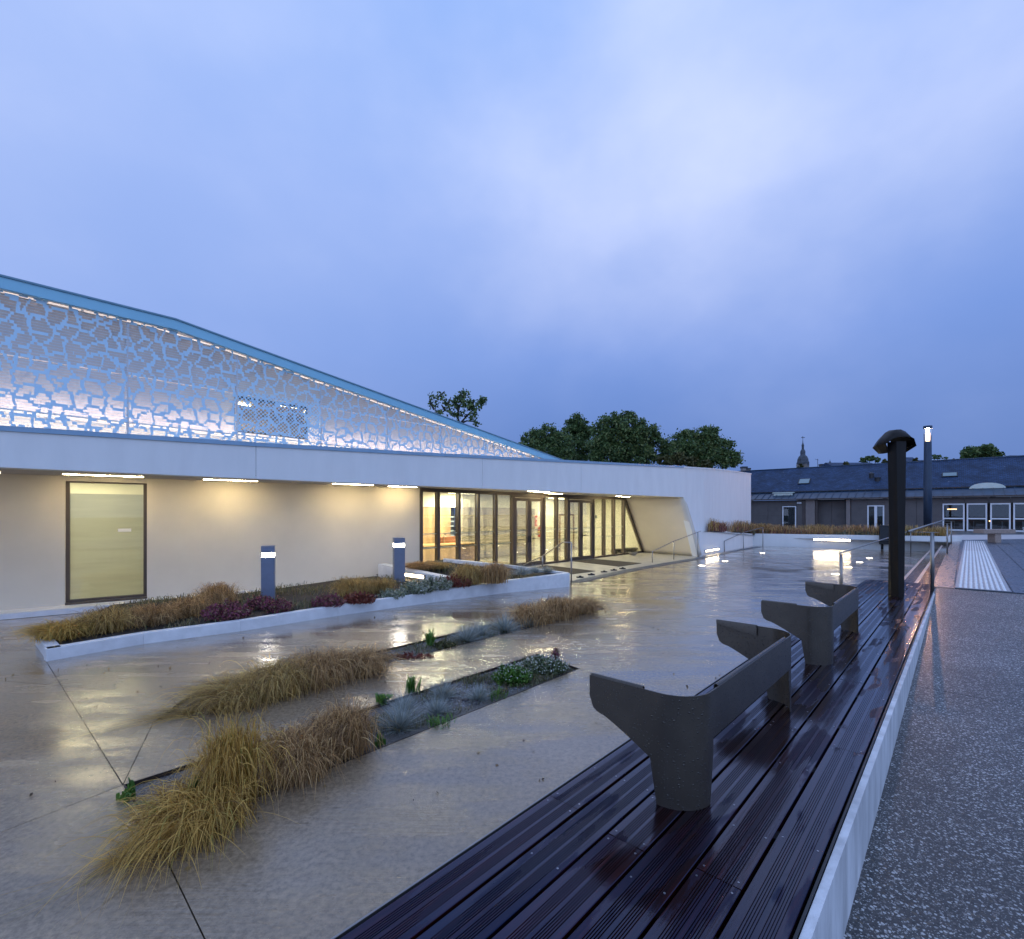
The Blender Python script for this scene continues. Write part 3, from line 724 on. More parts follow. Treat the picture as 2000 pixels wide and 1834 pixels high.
# hood: folded cap over the column with a forward visor and pointed eaves
F_ = [(-.245,-.10,2.385),(-.17,-.15,2.455),(-.11,-.17,2.475),(-.04,-.18,2.48),(.03,-.18,2.48),(.10,-.17,2.475),(.16,-.15,2.455),(.25,-.08,2.36)]
M1 = [(-.25,-.03,2.39),(-.17,-.04,2.495),(-.105,-.05,2.575),(-.035,-.05,2.61),(.035,-.05,2.612),(.105,-.05,2.58),(.17,-.04,2.50),(.265,.0,2.37)]
M2 = [(-.24,.10,2.38),(-.165,.10,2.50),(-.10,.10,2.585),(-.035,.10,2.622),(.035,.10,2.624),(.105,.10,2.588),(.17,.10,2.50),(.26,.12,2.36)]
M3 = [(-.20,.24,2.36),(-.14,.25,2.44),(-.09,.26,2.50),(-.03,.26,2.53),(.03,.26,2.53),(.09,.26,2.50),(.14,.25,2.44),(.22,.24,2.34)]
bb = MB(); bb.add([mc+Vector(p) for r_ in (F_,M1,M2,M3) for p in r_], [(k*8+i, k*8+i+1, (k+1)*8+i+1, (k+1)*8+i) for k in range(3) for i in range(7)])
o = bb.build('hood', M_mast, mast, smooth=True); sd = o.modifiers.new('thickness','SOLIDIFY'); sd.thickness = .010
for sg, e in ((-1, ((-.245,-.10,2.385),(-.25,-.03,2.388),(-.24,.10,2.378),(-.20,.24,2.36))), (1, ((.25,-.08,2.36),(.265,.0,2.368),(.26,.12,2.358),(.22,.24,2.34)))):
    lo = [(sg*.128,-.02,2.26),(sg*.135,.02,2.25),(sg*.14,.10,2.25),(sg*.13,.20,2.26)]
    bb = MB(); bb.add([mc+Vector(p) for p in e]+[mc+Vector(p) for p in lo], [(i,i+1,5+i,4+i) for i in range(3)]); o = bb.build('eave_fold', M_mast, mast); o.modifiers.new('thickness','SOLIDIFY').thickness = .008
MB().tube([mc+Vector((.03,.02,.9)), mc+Vector((.05,.0,.6)), mc+Vector((.085,-.02,.35)), mc+Vector((.05,.0,.05))], .009, 8).build('cable', M_dark, mast, smooth=True)
# ================================================================== MAIN BUILDING
ZS = 2.43                                    # soffit level
M_soffit = mat('soffit_board', (.50,.46,.41), .7, var=.06, vs=3, streak=(1,6,1), bump=.1, bs=30)
M_cream = mat('cream_interior_wall', (.68,.66,.54), .7, var=.03, vs=2)
M_cupb = mat('grey_beige_cupboard', (.36,.32,.25), .45, var=.06, vs=2)
M_oak = mat('honey_wood_panel', (.36,.24,.13), .4, var=.2, vs=4, streak=(1,1,.2))
M_oakd = mat('brown_wood_trim', (.24,.14,.07), .45, var=.15, vs=5)
M_floor = mat('pale_interior_floor', (.42,.39,.31), .18, var=.05, vs=2, coat=.5, coat_r=.1)
M_entry = mat('pale_entry_concrete', (.40,.375,.32), .4, var=.14, vs=4, bump=.2, bs=60, coat=.3, coat_r=.3)
M_mat = mat('dark_brown_door_mat', (.035,.026,.018), .9, var=.25, vs=20, bump=.6, bs=120)
M_black = mat('black_fitting', (.015,.015,.016), .4)
M_red = mat('red_enamel', (.45,.03,.02), .35)
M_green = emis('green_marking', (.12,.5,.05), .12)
M_paper = mat('white_print', (.7,.7,.68), .6)
M_ceilL = emis('interior_ceiling_lamp', (1,.88,.58), 14)
M_ledS = emis('soffit_lamp_diffuser', (1,.80,.44), 125)
M_ledUp = emis('parapet_led_line', (1,.80,.64), 22.0)
bld = thing('white_low_building', 'long white building with lit glass entrance and perforated upper screen under a sloping roof', 'building', (-2.42,13.05,0))
W0 = Vector((-8.7,8.35,0)); G0 = Vector((-2.42,13.05,0)); dw = (G0-W0).normalized(); nw = Vector((-dw.y, dw.x, 0))
G1 = Vector((4.86,21.0,0)); dg = (G1-G0).normalized(); ng = Vector((-dg.y, dg.x, 0))
def wb(b, P, d, n, s0, s1, o0, o1, z0, z1): return b.obox(P+d*s0+n*o0+Vector((0,0,z0)), d*(s1-s0), n*(o1-o0), (0,0,z1-z0))
# wall with one large window
ws0, ws1 = ray(127, W0, dw), ray(287, W0, dw); LW = (G0-W0).length
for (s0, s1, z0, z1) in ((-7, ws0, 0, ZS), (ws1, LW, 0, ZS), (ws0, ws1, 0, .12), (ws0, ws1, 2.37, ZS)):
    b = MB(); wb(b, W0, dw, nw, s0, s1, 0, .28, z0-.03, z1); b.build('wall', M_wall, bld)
b = MB(); wb(b, W0, dw, nw, -7, LW-.2, -.035, -.002, 0, .10); b.build('plinth', M_white, bld)
def framed_window(P, d, n, s0, s1, z0, z1, off, fw, fd, parent, fm, gm, panename='glass_pane', rails=()):
    fr = MB(); wb(fr, P, d, n, s0, s0+fw, off, off+fd, z0, z1); wb(fr, P, d, n, s1-fw, s1, off, off+fd, z0, z1)
    wb(fr, P, d, n, s0+fw, s1-fw, off, off+fd, z0, z0+fw); wb(fr, P, d, n, s0+fw, s1-fw, off, off+fd, z1-fw, z1)
    for r in rails: wb(fr, P, d, n, s0+fw, s1-fw, off+.002, off+fd-.002, r-.02, r+.02)
    w = fr.build('window_frame', fm, parent)
    g = MB(); wb(g, P, d, n, s0+fw, s1-fw, off+fd*.5, off+fd*.5+.008, z0+fw, z1-fw); g.build(panename, gm, w)
    return w
M_frost = mat('frosted_film', (.42,.43,.38), .5, var=.18, vs=1.6, streak=(.4,.4,5))
_n = M_frost.node_tree.nodes; _l = M_frost.node_tree.links
_t = _n.new('ShaderNodeBsdfTranslucent'); _t.inputs[0].default_value = (.42,.43,.40,1); _m = _n.new('ShaderNodeMixShader'); _m.inputs[0].default_value = .72
_l.new(_n['Principled BSDF'].outputs[0], _m.inputs[1]); _l.new(_t.outputs[0], _m.inputs[2]); _l.new(_m.outputs[0], _n['Material Output'].inputs[0])
win = framed_window(W0, dw, nw, ws0, ws1, .12, 2.37, .10, .055, .07, bld, M_frame, M_glass)
b = MB(); A_, B_ = W0+dw*(ws0+.056)+nw*.154, W0+dw*(ws1-.056)+nw*.154; b.add([A_+Vector((0,0,.176)), B_+Vector((0,0,.176)), B_+Vector((0,0,2.12)), A_+Vector((0,0,2.12))], [(0,1,2,3)]); b.build('frosted_film', M_frost, win)
b = MB(); s_ = ray(243, W0, dw); wb(b, W0, dw, nw, s_-.10, s_+.10, .128, .131, 1.40, 1.46); b.build('sticker', M_paper, win)
b = MB(); wb(b, W0, dw, nw, ws0, ws1+.004, -.02, .10, .10, .135); b.build('window_sill', M_frame, bld)
# room behind the window
rm = MB(); wb(rm, W0, dw, nw, ws0-3, ws1+1.5, 4.2, 4.3, 0, 2.56); wb(rm, W0, dw, nw, ws0-3, ws0-2.9, .29, 4.2, 0, 2.56); wb(rm, W0, dw, nw, ws1+1.5, ws1+1.6, .29, 4.2, 0, 2.56)
wb(rm, W0, dw, nw, ws0-3, ws1+1.5, .29, 4.2, 2.56, 2.59)
rm.build('room_wall', M_cream, bld)
b = MB(); wb(b, W0, dw, nw, ws0-3, ws1+1.5, .29, 4.2, .0, .01); b.build('room_floor', M_floor, bld)
for k in range(4):
    b = MB(); c = 1.1+.75*k; wb(b, W0, dw, nw, ws0-1.6, ws0+.9, c, c+.09, 2.50, 2.54); o = b.build('ceiling_lamp', M_ceilL, bld)
    al = area('ceiling_lamp_light', W0+dw*(ws0-.35)+nw*(c+.045)+Vector((0,0,2.49)), 2.4, 8, (1,.95,.86), (0,0,-1), o, sizey=.09); orient(al, dw, (0,0,-1))
# glazed entrance
mp_px = [822, 855.6, 896, 933.6, 968.4, 1002, 1062, 1087.5, 1108, 1158.5, 1180, 1199, 1218.6]
ms = [ray(x, G0, dg) for x in mp_px]
for i, s0 in enumerate(ms):
    w = .085 if mp_px[i] in (1002, 1062, 1108, 1158.5) else .07
    b = MB(); wb(b, G0, dg, ng, s0-w/2, s0+w/2, -.05, .10, 0, ZS-.10); b.build('mullion', M_frame, bld)
b = MB(); wb(b, G0, dg, ng, ms[0]-.03, ms[-1]+.03, -.045, .095, ZS-.10, ZS-.002); b.build('head_rail', M_frame, bld)
def pane(s0, s1, z0, z1, parent): b = MB(); wb(b, G0, dg, ng, s0, s1, .02, .028, z0, z1); return b.build('glass_pane', M_glass, parent)
M_stripe = mat('pale_glass_marking', (.55,.62,.62), .5)
for i in range(len(ms)-1):
    a, c = ms[i]+.036, ms[i+1]-.036
    if mp_px[i] in (1002, 1108):                                  # double doors
        a += .01; c -= .01; mid = (a+c)/2
        for side, (x0, x1) in enumerate(((a, mid-.006), (mid+.006, c))):
            d = MB(); fw = .095
            wb(d, G0, dg, ng, x0, x0+fw, -.03, .045, .02, ZS-.17); wb(d, G0, dg, ng, x1-fw, x1, -.03, .045, .02, ZS-.17)
            wb(d, G0, dg, ng, x0+fw, x1-fw, -.03, .045, .02, .14); wb(d, G0, dg, ng, x0+fw, x1-fw, -.03, .045, ZS-.27, ZS-.17)
            dd = d.build('glass_door', M_frame, bld)
            b = MB(); wb(b, G0, dg, ng, x0+fw, x1-fw, .004, .012, .14, ZS-.27); b.build('glass_pane', M_glass, dd)
            b = MB(); wb(b, G0, dg, ng, x0+fw+.005, x1-fw-.005, .014, .016, 1.185, 1.215); b.build('marking_stripe', M_stripe, dd)
            b = MB(); 
            for k in range(2): w0 = x0+fw+.03+k*(x1-x0-2*fw-.02)*.5; wb(b, G0, dg, ng, w0, w0+(x1-x0-2*fw)*.36, .018, .020, 1.03, 1.075)
            b.build('green_marking', M_green, dd)
            if side == 1 or mp_px[i] == 1002:
                hx = x0+.05 if side else x1-.05
                b = MB(); wb(b, G0, dg, ng, hx-.02, hx+.02, -.05, -.03, .80, 1.02); p = G0+dg*hx+ng*-.08; b.beam(p+Vector((0,0,.93)), p+dg*(.16 if side else -.16)+Vector((0,0,.93)), .02, .02); b.build('door_handle', M_black, dd)
                p = G0+dg*(x0+.06)+ng*.08; b = MB(); b.tube([p+Vector((0,0,.90)), p+dg*(x1-x0-.12)+Vector((0,0,.90))], .013, 8); b.build('push_bar', M_steel, dd)
        b = MB(); wb(b, G0, dg, ng, a, c, -.04, .08, ZS-.16, ZS-.101); b.build('transom', M_frame, bld)
        b = MB(); wb(b, G0, dg, ng, a, c, -.05, .08, .005, .018); b.build('threshold', M_steel, bld)
    else:
        pane(a, c, .07, ZS-.10, bld)
        b = MB(); wb(b, G0, dg, ng, a, c, -.03, .07, .005, .07); b.build('bottom_rail', M_frame, bld)
        for z in (1.20, .82): b = MB(); wb(b, G0, dg, ng, a, c, .030, .032, z-.012, z+.012); b.build('marking_stripe', M_stripe, bld)
# raked end of the glazing
rb = G(1256,1078.5); rs = ray(1256, G0, dg); q = MB()
q.beam(G0+dg*(ms[-1]+.05)+Vector((0,0,ZS-.02)), G0+dg*rs+Vector((0,0,.02)), .15, .085, up=ng); q.build('raked_mullion', M_frame, bld)
b = MB(); zz = [(ms[-1]+.04, .07), (rs-.07, .07), (ms[-1]+.07, ZS-.12), (ms[-1]+.04, ZS-.12)]
b.add([G0+dg*s+ng*.02+Vector((0,0,z)) for s, z in zz]+[G0+dg*s+ng*.028+Vector((0,0,z)) for s, z in zz], [(0,1,2,3),(7,6,5,4),(0,4,5,1),(1,5,6,2),(2,6,7,3),(3,7,4,0)]); b.build('glass_pane', M_glass, bld)
b = MB(); wb(b, G0, dg, ng, ms[-1]+.036, rs-.02, -.03, .07, .005, .07); b.build('bottom_rail', M_frame, bld)
GE = G0+dg*rs; RT = Vector((6.9,19.8,0)); RB = Vector((7.56,20.0,0))
T0 = G0+dg*(ms[-1]+.09)
# raked return wall
b = MB(); fr = [T0+Vector((0,0,ZS)), GE+dg*.03+Vector((0,0,-.02)), RB+Vector((0,0,-.02)), RT+Vector((0,0,ZS))]; off = Vector((.30,.26,0))
gv = [fr[0].lerp(fr[3], j/12).lerp(fr[1].lerp(fr[2], j/12), i/12) for i in range(13) for j in range(13)]
b.add(gv, [(i*13+j, (i+1)*13+j, (i+1)*13+j+1, i*13+j+1) for i in range(12) for j in range(12)])
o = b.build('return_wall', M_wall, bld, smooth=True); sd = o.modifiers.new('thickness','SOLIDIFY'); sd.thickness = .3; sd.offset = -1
# fascia
FP = [(-11.2,3.2,2.86), (-7.3,7.0,2.975), (-4.86,9.33,3.07), (-2.4,11.5,3.17), (0,13.6,3.28), (3.4,16.65,3.45), (6.9,19.8,3.63)]
def fpt(x):                                    # fascia point in pixel column
    for i in range(len(FP)-1):
        p, r = FP[i], FP[i+1]; t = ray(x, p, (r[0]-p[0], r[1]-p[1]))
        if (t >= -1e-6 or i == 0) and t <= 1+1e-6: return Vector((p[0]+(r[0]-p[0])*t, p[1]+(r[1]-p[1])*t, p[2]+(r[2]-p[2])*t))
    return Vector(FP[-1])
pts = [Vector(p) for p in FP]; pts.insert(5, fpt(942)); pts.insert(7, fpt(1135)); pts.sort(key=lambda p: p.y)
cuts = {round(fpt(942).y,4), round(fpt(1135).y,4), round(FP[2][1],4)}
seg = []; cur = [pts[0]]
for p in pts[1:]:
    cur.append(p)
    if round(p.y,4) in cuts or p is pts[-1]: seg.append(cur); cur = [p]
nf = Vector((-.67,.742,0))
for k, sg in enumerate(seg):
    b = MB()
    for p, r in zip(sg, sg[1:]):
        d = (r-p); d.z = 0; d.normalize()
        p2 = p+d*(.004 if p is sg[0] else 0); r2 = r-d*(.004 if r is sg[-1] and k < len(seg)-1 else 0)
        P = [(p2.x,p2.y),(r2.x,r2.y),(r2.x+nf.x*.3,r2.y+nf.y*.3),(p2.x+nf.x*.3,p2.y+nf.y*.3)]
        b.prism(P, ZS-.02, [p.z,r.z,r.z,p.z])
    b.build('fascia_panel', M_white, bld)
    b = MB()
    for p, r in zip(sg, sg[1:]):
        o1 = nf*-.025; o2 = nf*.34; P = [(p+o1).xy,(r+o1).xy,(r+o2).xy,(p+o2).xy]
        b.prism([tuple(q) for q in P], [p.z-.045,r.z-.045,r.z-.045,p.z-.045], [p.z+.03,r.z+.03,r.z+.03,p.z+.03])
    b.build('coping', M_bluecap if False else mat('blue_grey_coping', (.24,.38,.52), .4, var=.05), bld)
# soffit panels
far = [Vector((-13.2,5.0,0)), W0+nw*.02, W0+dw*2.6+nw*.02, W0+dw*5.2+nw*.02, G0+ng*-.0, G0+dg*5+ng*.08, T0+dg*.1+ng*.05]
near = [Vector((-11.2,3.2,0)), Vector((-7.3,7.0,0)), Vector((-5.2,9.0,0)), Vector((-3.2,10.8,0)), Vector((-.7,12.98,0)), Vector((3.2,16.47,0)), RT]
for i in range(6):
    nsub = 3
    for k in range(nsub):
        t0, t1 = k/nsub, (k+1)/nsub
        A = near[i].lerp(near[i+1], t0)+nf*.02; B_ = near[i].lerp(near[i+1], t1)+nf*.02; C_ = far[i].lerp(far[i+1], t1); D_ = far[i].lerp(far[i+1], t0)
        e = (B_-A).normalized()*.004
        b = MB(); b.prism([(q.x,q.y) for q in (A+e,B_-e,C_-e,D_+e)], ZS, ZS+.03); b.build('soffit_panel', M_soffit, bld)
b = MB(); 
for i in range(6): b.prism([(q.x,q.y) for q in (near[i]+nf*.02,near[i+1]+nf*.02,far[i+1],far[i])], ZS+.035, ZS+.05)
b.build('soffit_backing', M_concbase, bld)
# outer wall to the right of the entrance, gently curved
OW = [(8.35,21.35,3.72), (9.8,23.45,3.87), (11.9,26.2,4.0), (14.1,29.0,4.1)]
b = MB(); vs = [RB+Vector((0,0,-.02)), Vector((8.35,21.35,-.02)), Vector((8.35,21.35,3.72)), Vector((6.9,19.8,3.63)), Vector((6.9,19.8,ZS))]
b.add(vs, [(0,1,2,3,4)])
for p, r in zip(OW, OW[1:]):
    n = 4
    for k in range(n):
        a_ = [p[i]+(r[i]-p[i])*k/n for i in range(3)]; c_ = [p[i]+(r[i]-p[i])*(k+1)/n for i in range(3)]
        b.add([(a_[0],a_[1],0),(c_[0],c_[1],0),(c_[0],c_[1],c_[2]),(a_[0],a_[1],a_[2])], [(0,1,2,3)])
b.add([(14.1,29,0),(9.5,33.5,0),(9.5,33.5,4.1),(14.1,29,4.1)], [(0,1,2,3)])
o = b.build('outer_wall', M_white, bld); sd = o.modifiers.new('thickness','SOLIDIFY'); sd.thickness = .22; sd.offset = -1
b = MB(); q_ = [Vector((6.9,19.8,3.63))]+[Vector(p) for p in OW]
for p, r in zip(q_, q_[1:]):
    nn = Vector((-(r-p).y, (r-p).x, 0)).normalized()
    b.prism([tuple((p-nn*.025).xy), tuple((r-nn*.025).xy), tuple((r+nn*.26).xy), tuple((p+nn*.26).xy)], [p.z-.04,r.z-.04,r.z-.04,p.z-.04], [p.z+.02,r.z+.02,r.z+.02,p.z+.02])
b.build('coping', M_white, bld)
# interior of the entrance hall
b = MB(); P = [G0, GE, GE+ng*9, G0+ng*6-dg*3, G0-dg*1.2+ng*.3]; b.prism([(q.x,q.y) for q in P], -.02, .004); b.build('hall_floor', M_floor, bld)
b = MB(); b.prism([(q.x,q.y) for q in P], ZS+.06, ZS+.10); b.build('hall_ceiling', M_cream, bld)
B3 = G0+ng*3.05
s31, s92, s895, s879 = ray(1031,B3,dg), ray(1031,B3,dg), ray(896,B3,dg), ray(880,B3,dg)
b = MB(); wb(b, B3, dg, ng, -4, s879, 0, .1, 0, 1.98); b.build('wood_wall_panel', M_oak, bld)
b = MB(); wb(b, B3, dg, ng, s895, s31, 0, .1, 0, 1.98); b.build('cupboard_wall', M_cupb, bld)
b = MB(); wb(b, B3, dg, ng, -4, s31, -.03, .12, 1.98, ZS+.06); b.build('bulkhead', M_cream, bld)
b = MB(); wb(b, B3, dg, ng, s879, s895, .25, .3, 0, 1.98); b.build('dark_window', M_dark, bld)
for k in range(6):
    b = MB(); wb(b, B3, dg, ng, s879+.02, s895-.02, .23, .248, .75+.17*k, .80+.17*k); b.build('blind_slat', mat('grey_blind', (.25,.3,.34), .4), bld)
for x in (899, 913, 926, 945, 963, 985, 1005, 1020):                # cupboard doors stand proud
    s0 = ray(x, B3, dg); 
    b = MB(); wb(b, B3, dg, ng, s0, s0+(.62 if x < 960 else .8), -.022, -.002, .06, 1.95); dr = b.build('cupboard_door', M_cupb, bld)
    b = MB(); wb(b, B3, dg, ng, s0+.04, s0+.06, -.05, -.022, .95, 1.10); b.build('handle', M_steel, dr)
BW_ = G0+ng*4.4; s_hall = ray(1031, BW_, dg)
b = MB(); wb(b, B3, dg, ng, s31, s31+.12, 0, 1.5, 0, ZS+.06); b.build('hall_wall', M_cream, bld)
b = MB(); wb(b, BW_, dg, ng, s_hall-1, 16, 0, .1, 0, ZS+.06); b.build('hall_wall', M_cream, bld)
b = MB(); wb(b, G0, dg, ng, rs+.9, rs+1.0, .1, 4.5, 0, ZS+.06); b.build('hall_wall', M_cream, bld)
def inner_door(x0, x1, ztop):
    s0, s1 = ray(x0, BW_, dg), ray(x1, BW_, dg)
    f = MB(); wb(f, BW_, dg, ng, s0, s0+.07, -.05, -.001, 0, ztop); wb(f, BW_, dg, ng, s1-.07, s1, -.05, -.001, 0, ztop); wb(f, BW_, dg, ng, s0+.07, s1-.07, -.05, -.001, ztop-.07, ztop)
    fo = f.build('door_frame', M_oakd, bld); b = MB(); wb(b, BW_, dg, ng, s0+.075, s1-.075, -.03, -.002, .01, ztop-.075); b.build('door_leaf', M_cream, fo)
inner_door(1092, 1120, 1.72); inner_door(1195, 1213, 1.72); inner_door(1219, 1234, 1.72)
for k, (s0, o0) in enumerate(((.4,1.0),(3.2,1.1),(6.0,1.4),(8.4,1.3),(10.6,1.6),(7.6,3.4),(10.2,3.6),(3.0,2.3))):
    b = MB(); wb(b, G0, dg, ng, s0, s0+1.3, o0, o0+.14, ZS+.02, ZS+.055); lo = b.build('ceiling_lamp', M_ceilL, bld)
    al = area('ceiling_lamp_light', G0+dg*(s0+.65)+ng*(o0+.07)+Vector((0,0,ZS+.012)), 1.25, 150, (1,.89,.62), (0,0,-1), lo, sizey=.12); orient(al, dg, (0,0,-1))
b = MB(); s_ = ray(1166, G0, dg); wb(b, G0, dg, ng, s_-.07, s_+.07, .034, .038, 1.56, 1.68); b.build('notice', mat('blue_notice', (.08,.12,.22), .5), bld)
# things standing in the hall
def put(x, o): P = G0+ng*o; return P+dg*ray(x, P, dg)
c0_ = put(870, 2.0); ct = thing('reception_counter', 'honey coloured wooden counter seen through the left panes of the glazed entrance', 'counter', c0_)
P = G0+ng*1.9; s0, s1 = ray(800, P, dg), ray(935, P, dg)
b = MB(); wb(b, P, dg, ng, s0+.03, s1-.03, .05, .7, .004, .70); b.build('counter_front', M_oak, ct)
b = MB(); wb(b, P, dg, ng, s0, s1, 0, .75, .701, .745); b.build('worktop', mat('pale_wood_top', (.55,.38,.2), .3, var=.15, vs=4, coat=.3), ct)
b = MB(); s2, s3 = ray(877, P, dg), ray(915, P, dg); wb(b, P, dg, ng, s2, s3, .45, .73, .746, .95); b.build('upstand_box', mat('red_brown_wood', (.22,.09,.045), .4, var=.15), ct)
for k in range(3):
    b = MB(); sA = s0+.2+k*(s1-s0-.3)/3; wb(b, P, dg, ng, sA, sA+(s1-s0-.4)/3-.03, .035, .049, .06, .66); b.build('counter_panel', M_oak, ct)
pt = put(867, 2.3)+Vector((0,0,.746)); tp = thing('tap', 'tall chrome tap rising from the wooden counter inside the entrance', 'tap', pt)
MB().tube([pt, pt+Vector((0,0,.26)), pt+Vector((0,0,.30))-ng*.03, pt+Vector((0,0,.31))-ng*.10, pt+Vector((0,0,.27))-ng*.13], .014, 8).build('spout', M_steel, tp, smooth=True)
MB().tube([pt+Vector((0,0,.22)), pt+Vector((0,0,.22))+dg*.10], .010, 8).build('lever', M_steel, tp, smooth=True)
e0 = put(1051.5, 2.6)
P = BW_; sE = ray(1051.5, P, dg); pe = BW_+dg*sE-ng*.09
ext = thing('fire_extinguisher', 'red fire extinguisher hanging on the cream wall behind the left glass door', 'fire extinguisher', pe+Vector((0,0,.62)))
MB().lathe(pe, [(.01,.62),(.085,.63),(.09,.66),(.09,1.02),(.07,1.09),(.03,1.12)], 14).build('cylinder', M_red, ext, smooth=True)
MB().lathe(pe, [(.02,1.12),(.025,1.16),(.015,1.19)], 10).build('valve', M_black, ext)
MB().tube([pe+Vector((0,0,1.15)), pe+dg*.09+Vector((0,0,1.15)), pe+dg*.12+Vector((0,0,1.0)), pe+dg*.11+Vector((0,0,.8))], .012, 6).build('hose', M_black, ext)
MB().lathe(pe, [(.092,.80),(.0925,.84),(.0925,.92),(.092,.93)], 14).build('label_band', mat('yellow_label', (.6,.45,.05), .5), ext)
p2 = BW_+dg*(ray(1046.5, BW_, dg))-ng*.03
sgn = thing('extinguisher_sign', 'narrow red and white sign on the wall just above the fire extinguisher', 'sign', p2+Vector((0,0,1.2)))
b = MB(); b.obox(p2-dg*.07+Vector((0,0,1.15)), dg*.14, ng*.012, (0,0,.5)); b.build('sign_plate', M_red, sgn)
b = MB(); b.obox(p2-dg*.05-ng*.003+Vector((0,0,1.45)), dg*.10, ng*.002, (0,0,.10)); b.obox(p2-dg*.02-ng*.003+Vector((0,0,1.22)), dg*.04, ng*.002, (0,0,.14)); b.build('pictogram', M_paper, sgn)
p3 = BW_+dg*(ray(1050, BW_, dg)); b = MB(); b.obox(p3-dg*.02-ng*.03+Vector((0,0,1.60)), dg*.30, ng*.025, (0,0,.24)); o = b.build('framed_notice', M_paper, None); tag(o, 'small grey framed notice on the cream wall seen through the left glass door', 'notice')
fr_ = MB(); 
p4 = BW_+dg*ray(1128, BW_, dg); L4 = ray(1148.5, BW_, dg)-ray(1128, BW_, dg)
cork = thing('cork_board', 'brown cork notice board on the back wall behind the right glass door', 'notice board', p4+Vector((0,0,1.0)))
b = MB(); b.obox(p4-ng*.03+Vector((0,0,1.02)), dg*L4, ng*.02, (0,0,.48)); b.build('cork_panel', mat('cork', (.36,.2,.09), .9, var=.2, vs=30), cork)
b = MB(); b.obox(p4-dg*.02-ng*.04+Vector((0,0,1.0)), dg*.02, ng*.035, (0,0,.52)); b.obox(p4+dg*L4-ng*.04+Vector((0,0,1.0)), dg*.02, ng*.035, (0,0,.52)); b.obox(p4-ng*.04+Vector((0,0,1.5)), dg*L4, ng*.035, (0,0,.02)); b.obox(p4-ng*.04+Vector((0,0,1.0)), dg*L4, ng*.035, (0,0,.02)); b.build('board_frame', M_oakd, cork)
for px in (1203, 1226):
    c = put(px, .55)
    if px == 1203:
        bm_ = MB(); pp = [c+dg*t+Vector((0,0,.10+.015*math.sin(7*t))) for t in np.linspace(-.2,1.9,9)]; bm_.tube(pp, [.075,.11,.10,.11,.115,.10,.105,.11,.07], 10)
        tag(bm_.build('rolled_mat', M_black, None, smooth=True), 'dark rolled mat lying on the floor just inside the last entrance panes', 'rolled mat')
pb = G(1236,1084.5); bw_ = MB(); prof = [(.05,.0),(.10,.01),(.14,.05),(.195,.13),(.20,.145),(.185,.145),(.13,.07),(.02,.045)]
tag(bw_.lathe(pb, prof, 20).build('stone_bowl', mat('grey_beige_stone', (.34,.31,.25), .6, var=.2, vs=14), None, smooth=True), 'small round stone bowl on the floor at the foot of the raked mullion', 'bowl')
# mats
def slabpx(pp, z0, z1): return [( G(x,y).x, G(x,y).y ) for x, y in pp]
for pp, lab in ((((1120,1096.5),(1159,1092),(1253,1100.5),(1209,1107)), 'dark doormat in front of the right pair of glass doors'), (((1040,1110),(1066,1104.5),(1163,1116),(1118,1122)), 'dark doormat in front of the left pair of glass doors, nearer the planter')):
    q = slabpx(pp, 0, 0); o = MB().prism(q, .0045, .016).build('door_mat', M_mat); tag(o, lab, 'doormat', 'doormats at the entrance')
# pale entry floor
DR = [G(1112,1139), G(1165,1127), G(1235,1111.5), G(1300,1100), G(1363,1089.5)]
P = [G0+dg*.3-ng*.05]+[G0+dg*2-ng*1.3]+[p-Vector((0,0,0)) for p in DR]+[RB, GE-ng*.02]
b = MB(); vs = [Vector((p.x,p.y)) for p in P]; r = delaunay_2d_cdt(vs, [(i,(i+1)%len(vs)) for i in range(len(vs))], [], 1, 1e-5)
b.add([(v[0], v[1], .0042) for v in r[0]], [tuple(f) for f in r[2]]); o = b.build('entry_paving', M_entry); struct(o)
bm = bmesh.new(); bm.from_mesh(o.data); 
for f in bm.faces:
    if f.normal.z < 0: f.normal_flip()
bm.to_mesh(o.data); bm.free()
# drain channel along the entry floor and on to the far planter wall
drn = thing('drain_channel', 'slotted steel drain channel curving along the edge of the entrance floor', 'drain', G(1200,1119))
line = [G(1120,1137.5), G(1165,1128), G(1235,1113), G(1300,1101.5), G(1363,1091), G(1420,1079.5), G(1482,1068)]
b = MB(); bs_ = MB()
for p, r in zip(line, line[1:]):
    d = (r-p).normalized(); s = Vector((-d.y,d.x,0)); L = (r-p).length
    b.obox(p-s*.15+Vector((0,0,.0045)), d*L, s*.03, (0,0,.012)); b.obox(p+s*.12+Vector((0,0,.0045)), d*L, s*.03, (0,0,.012)); b.obox(p-s*.12+Vector((0,0,.0044)), d*L, s*.24, (0,0,.001))
    k = .02
    while k < L: bs_.obox(p+d*k-s*.119+Vector((0,0,.006)), d*.03, s*.238, (0,0,.010)); k += .07
b.build('drain_frame', mat('galvanised_grate', (.22,.24,.27), .35, .6, var=.1), drn); o = bs_.build('grate_bars', MATS['galvanised_grate'], drn); o['kind'] = 'stuff'
for k, (x, y) in enumerate(((1133,1128.5),(1155,1123.5),(1180,1118),(1199,1114.5),(1216,1111.5))):
    c = G(x,y); b = MB(); b.obox(c+Vector((-.09,-.05,.0045)), (.18,.02,0), (-.01,.08,0), (0,0,.03)); b.obox(c+Vector((-.03,-.02,.034)), (.06,.0,0), (0,.03,0), (0,0,.025))
    o = b.build('floor_stop', M_black); tag(o, ('black floor stop nearest the corner of the white planter','second black floor stop from the white planter corner','middle black floor stop of the row beside the drain','fourth black floor stop from the white planter corner','black floor stop farthest from the white planter corner')[k], 'floor stop', 'black floor stops along the drain')
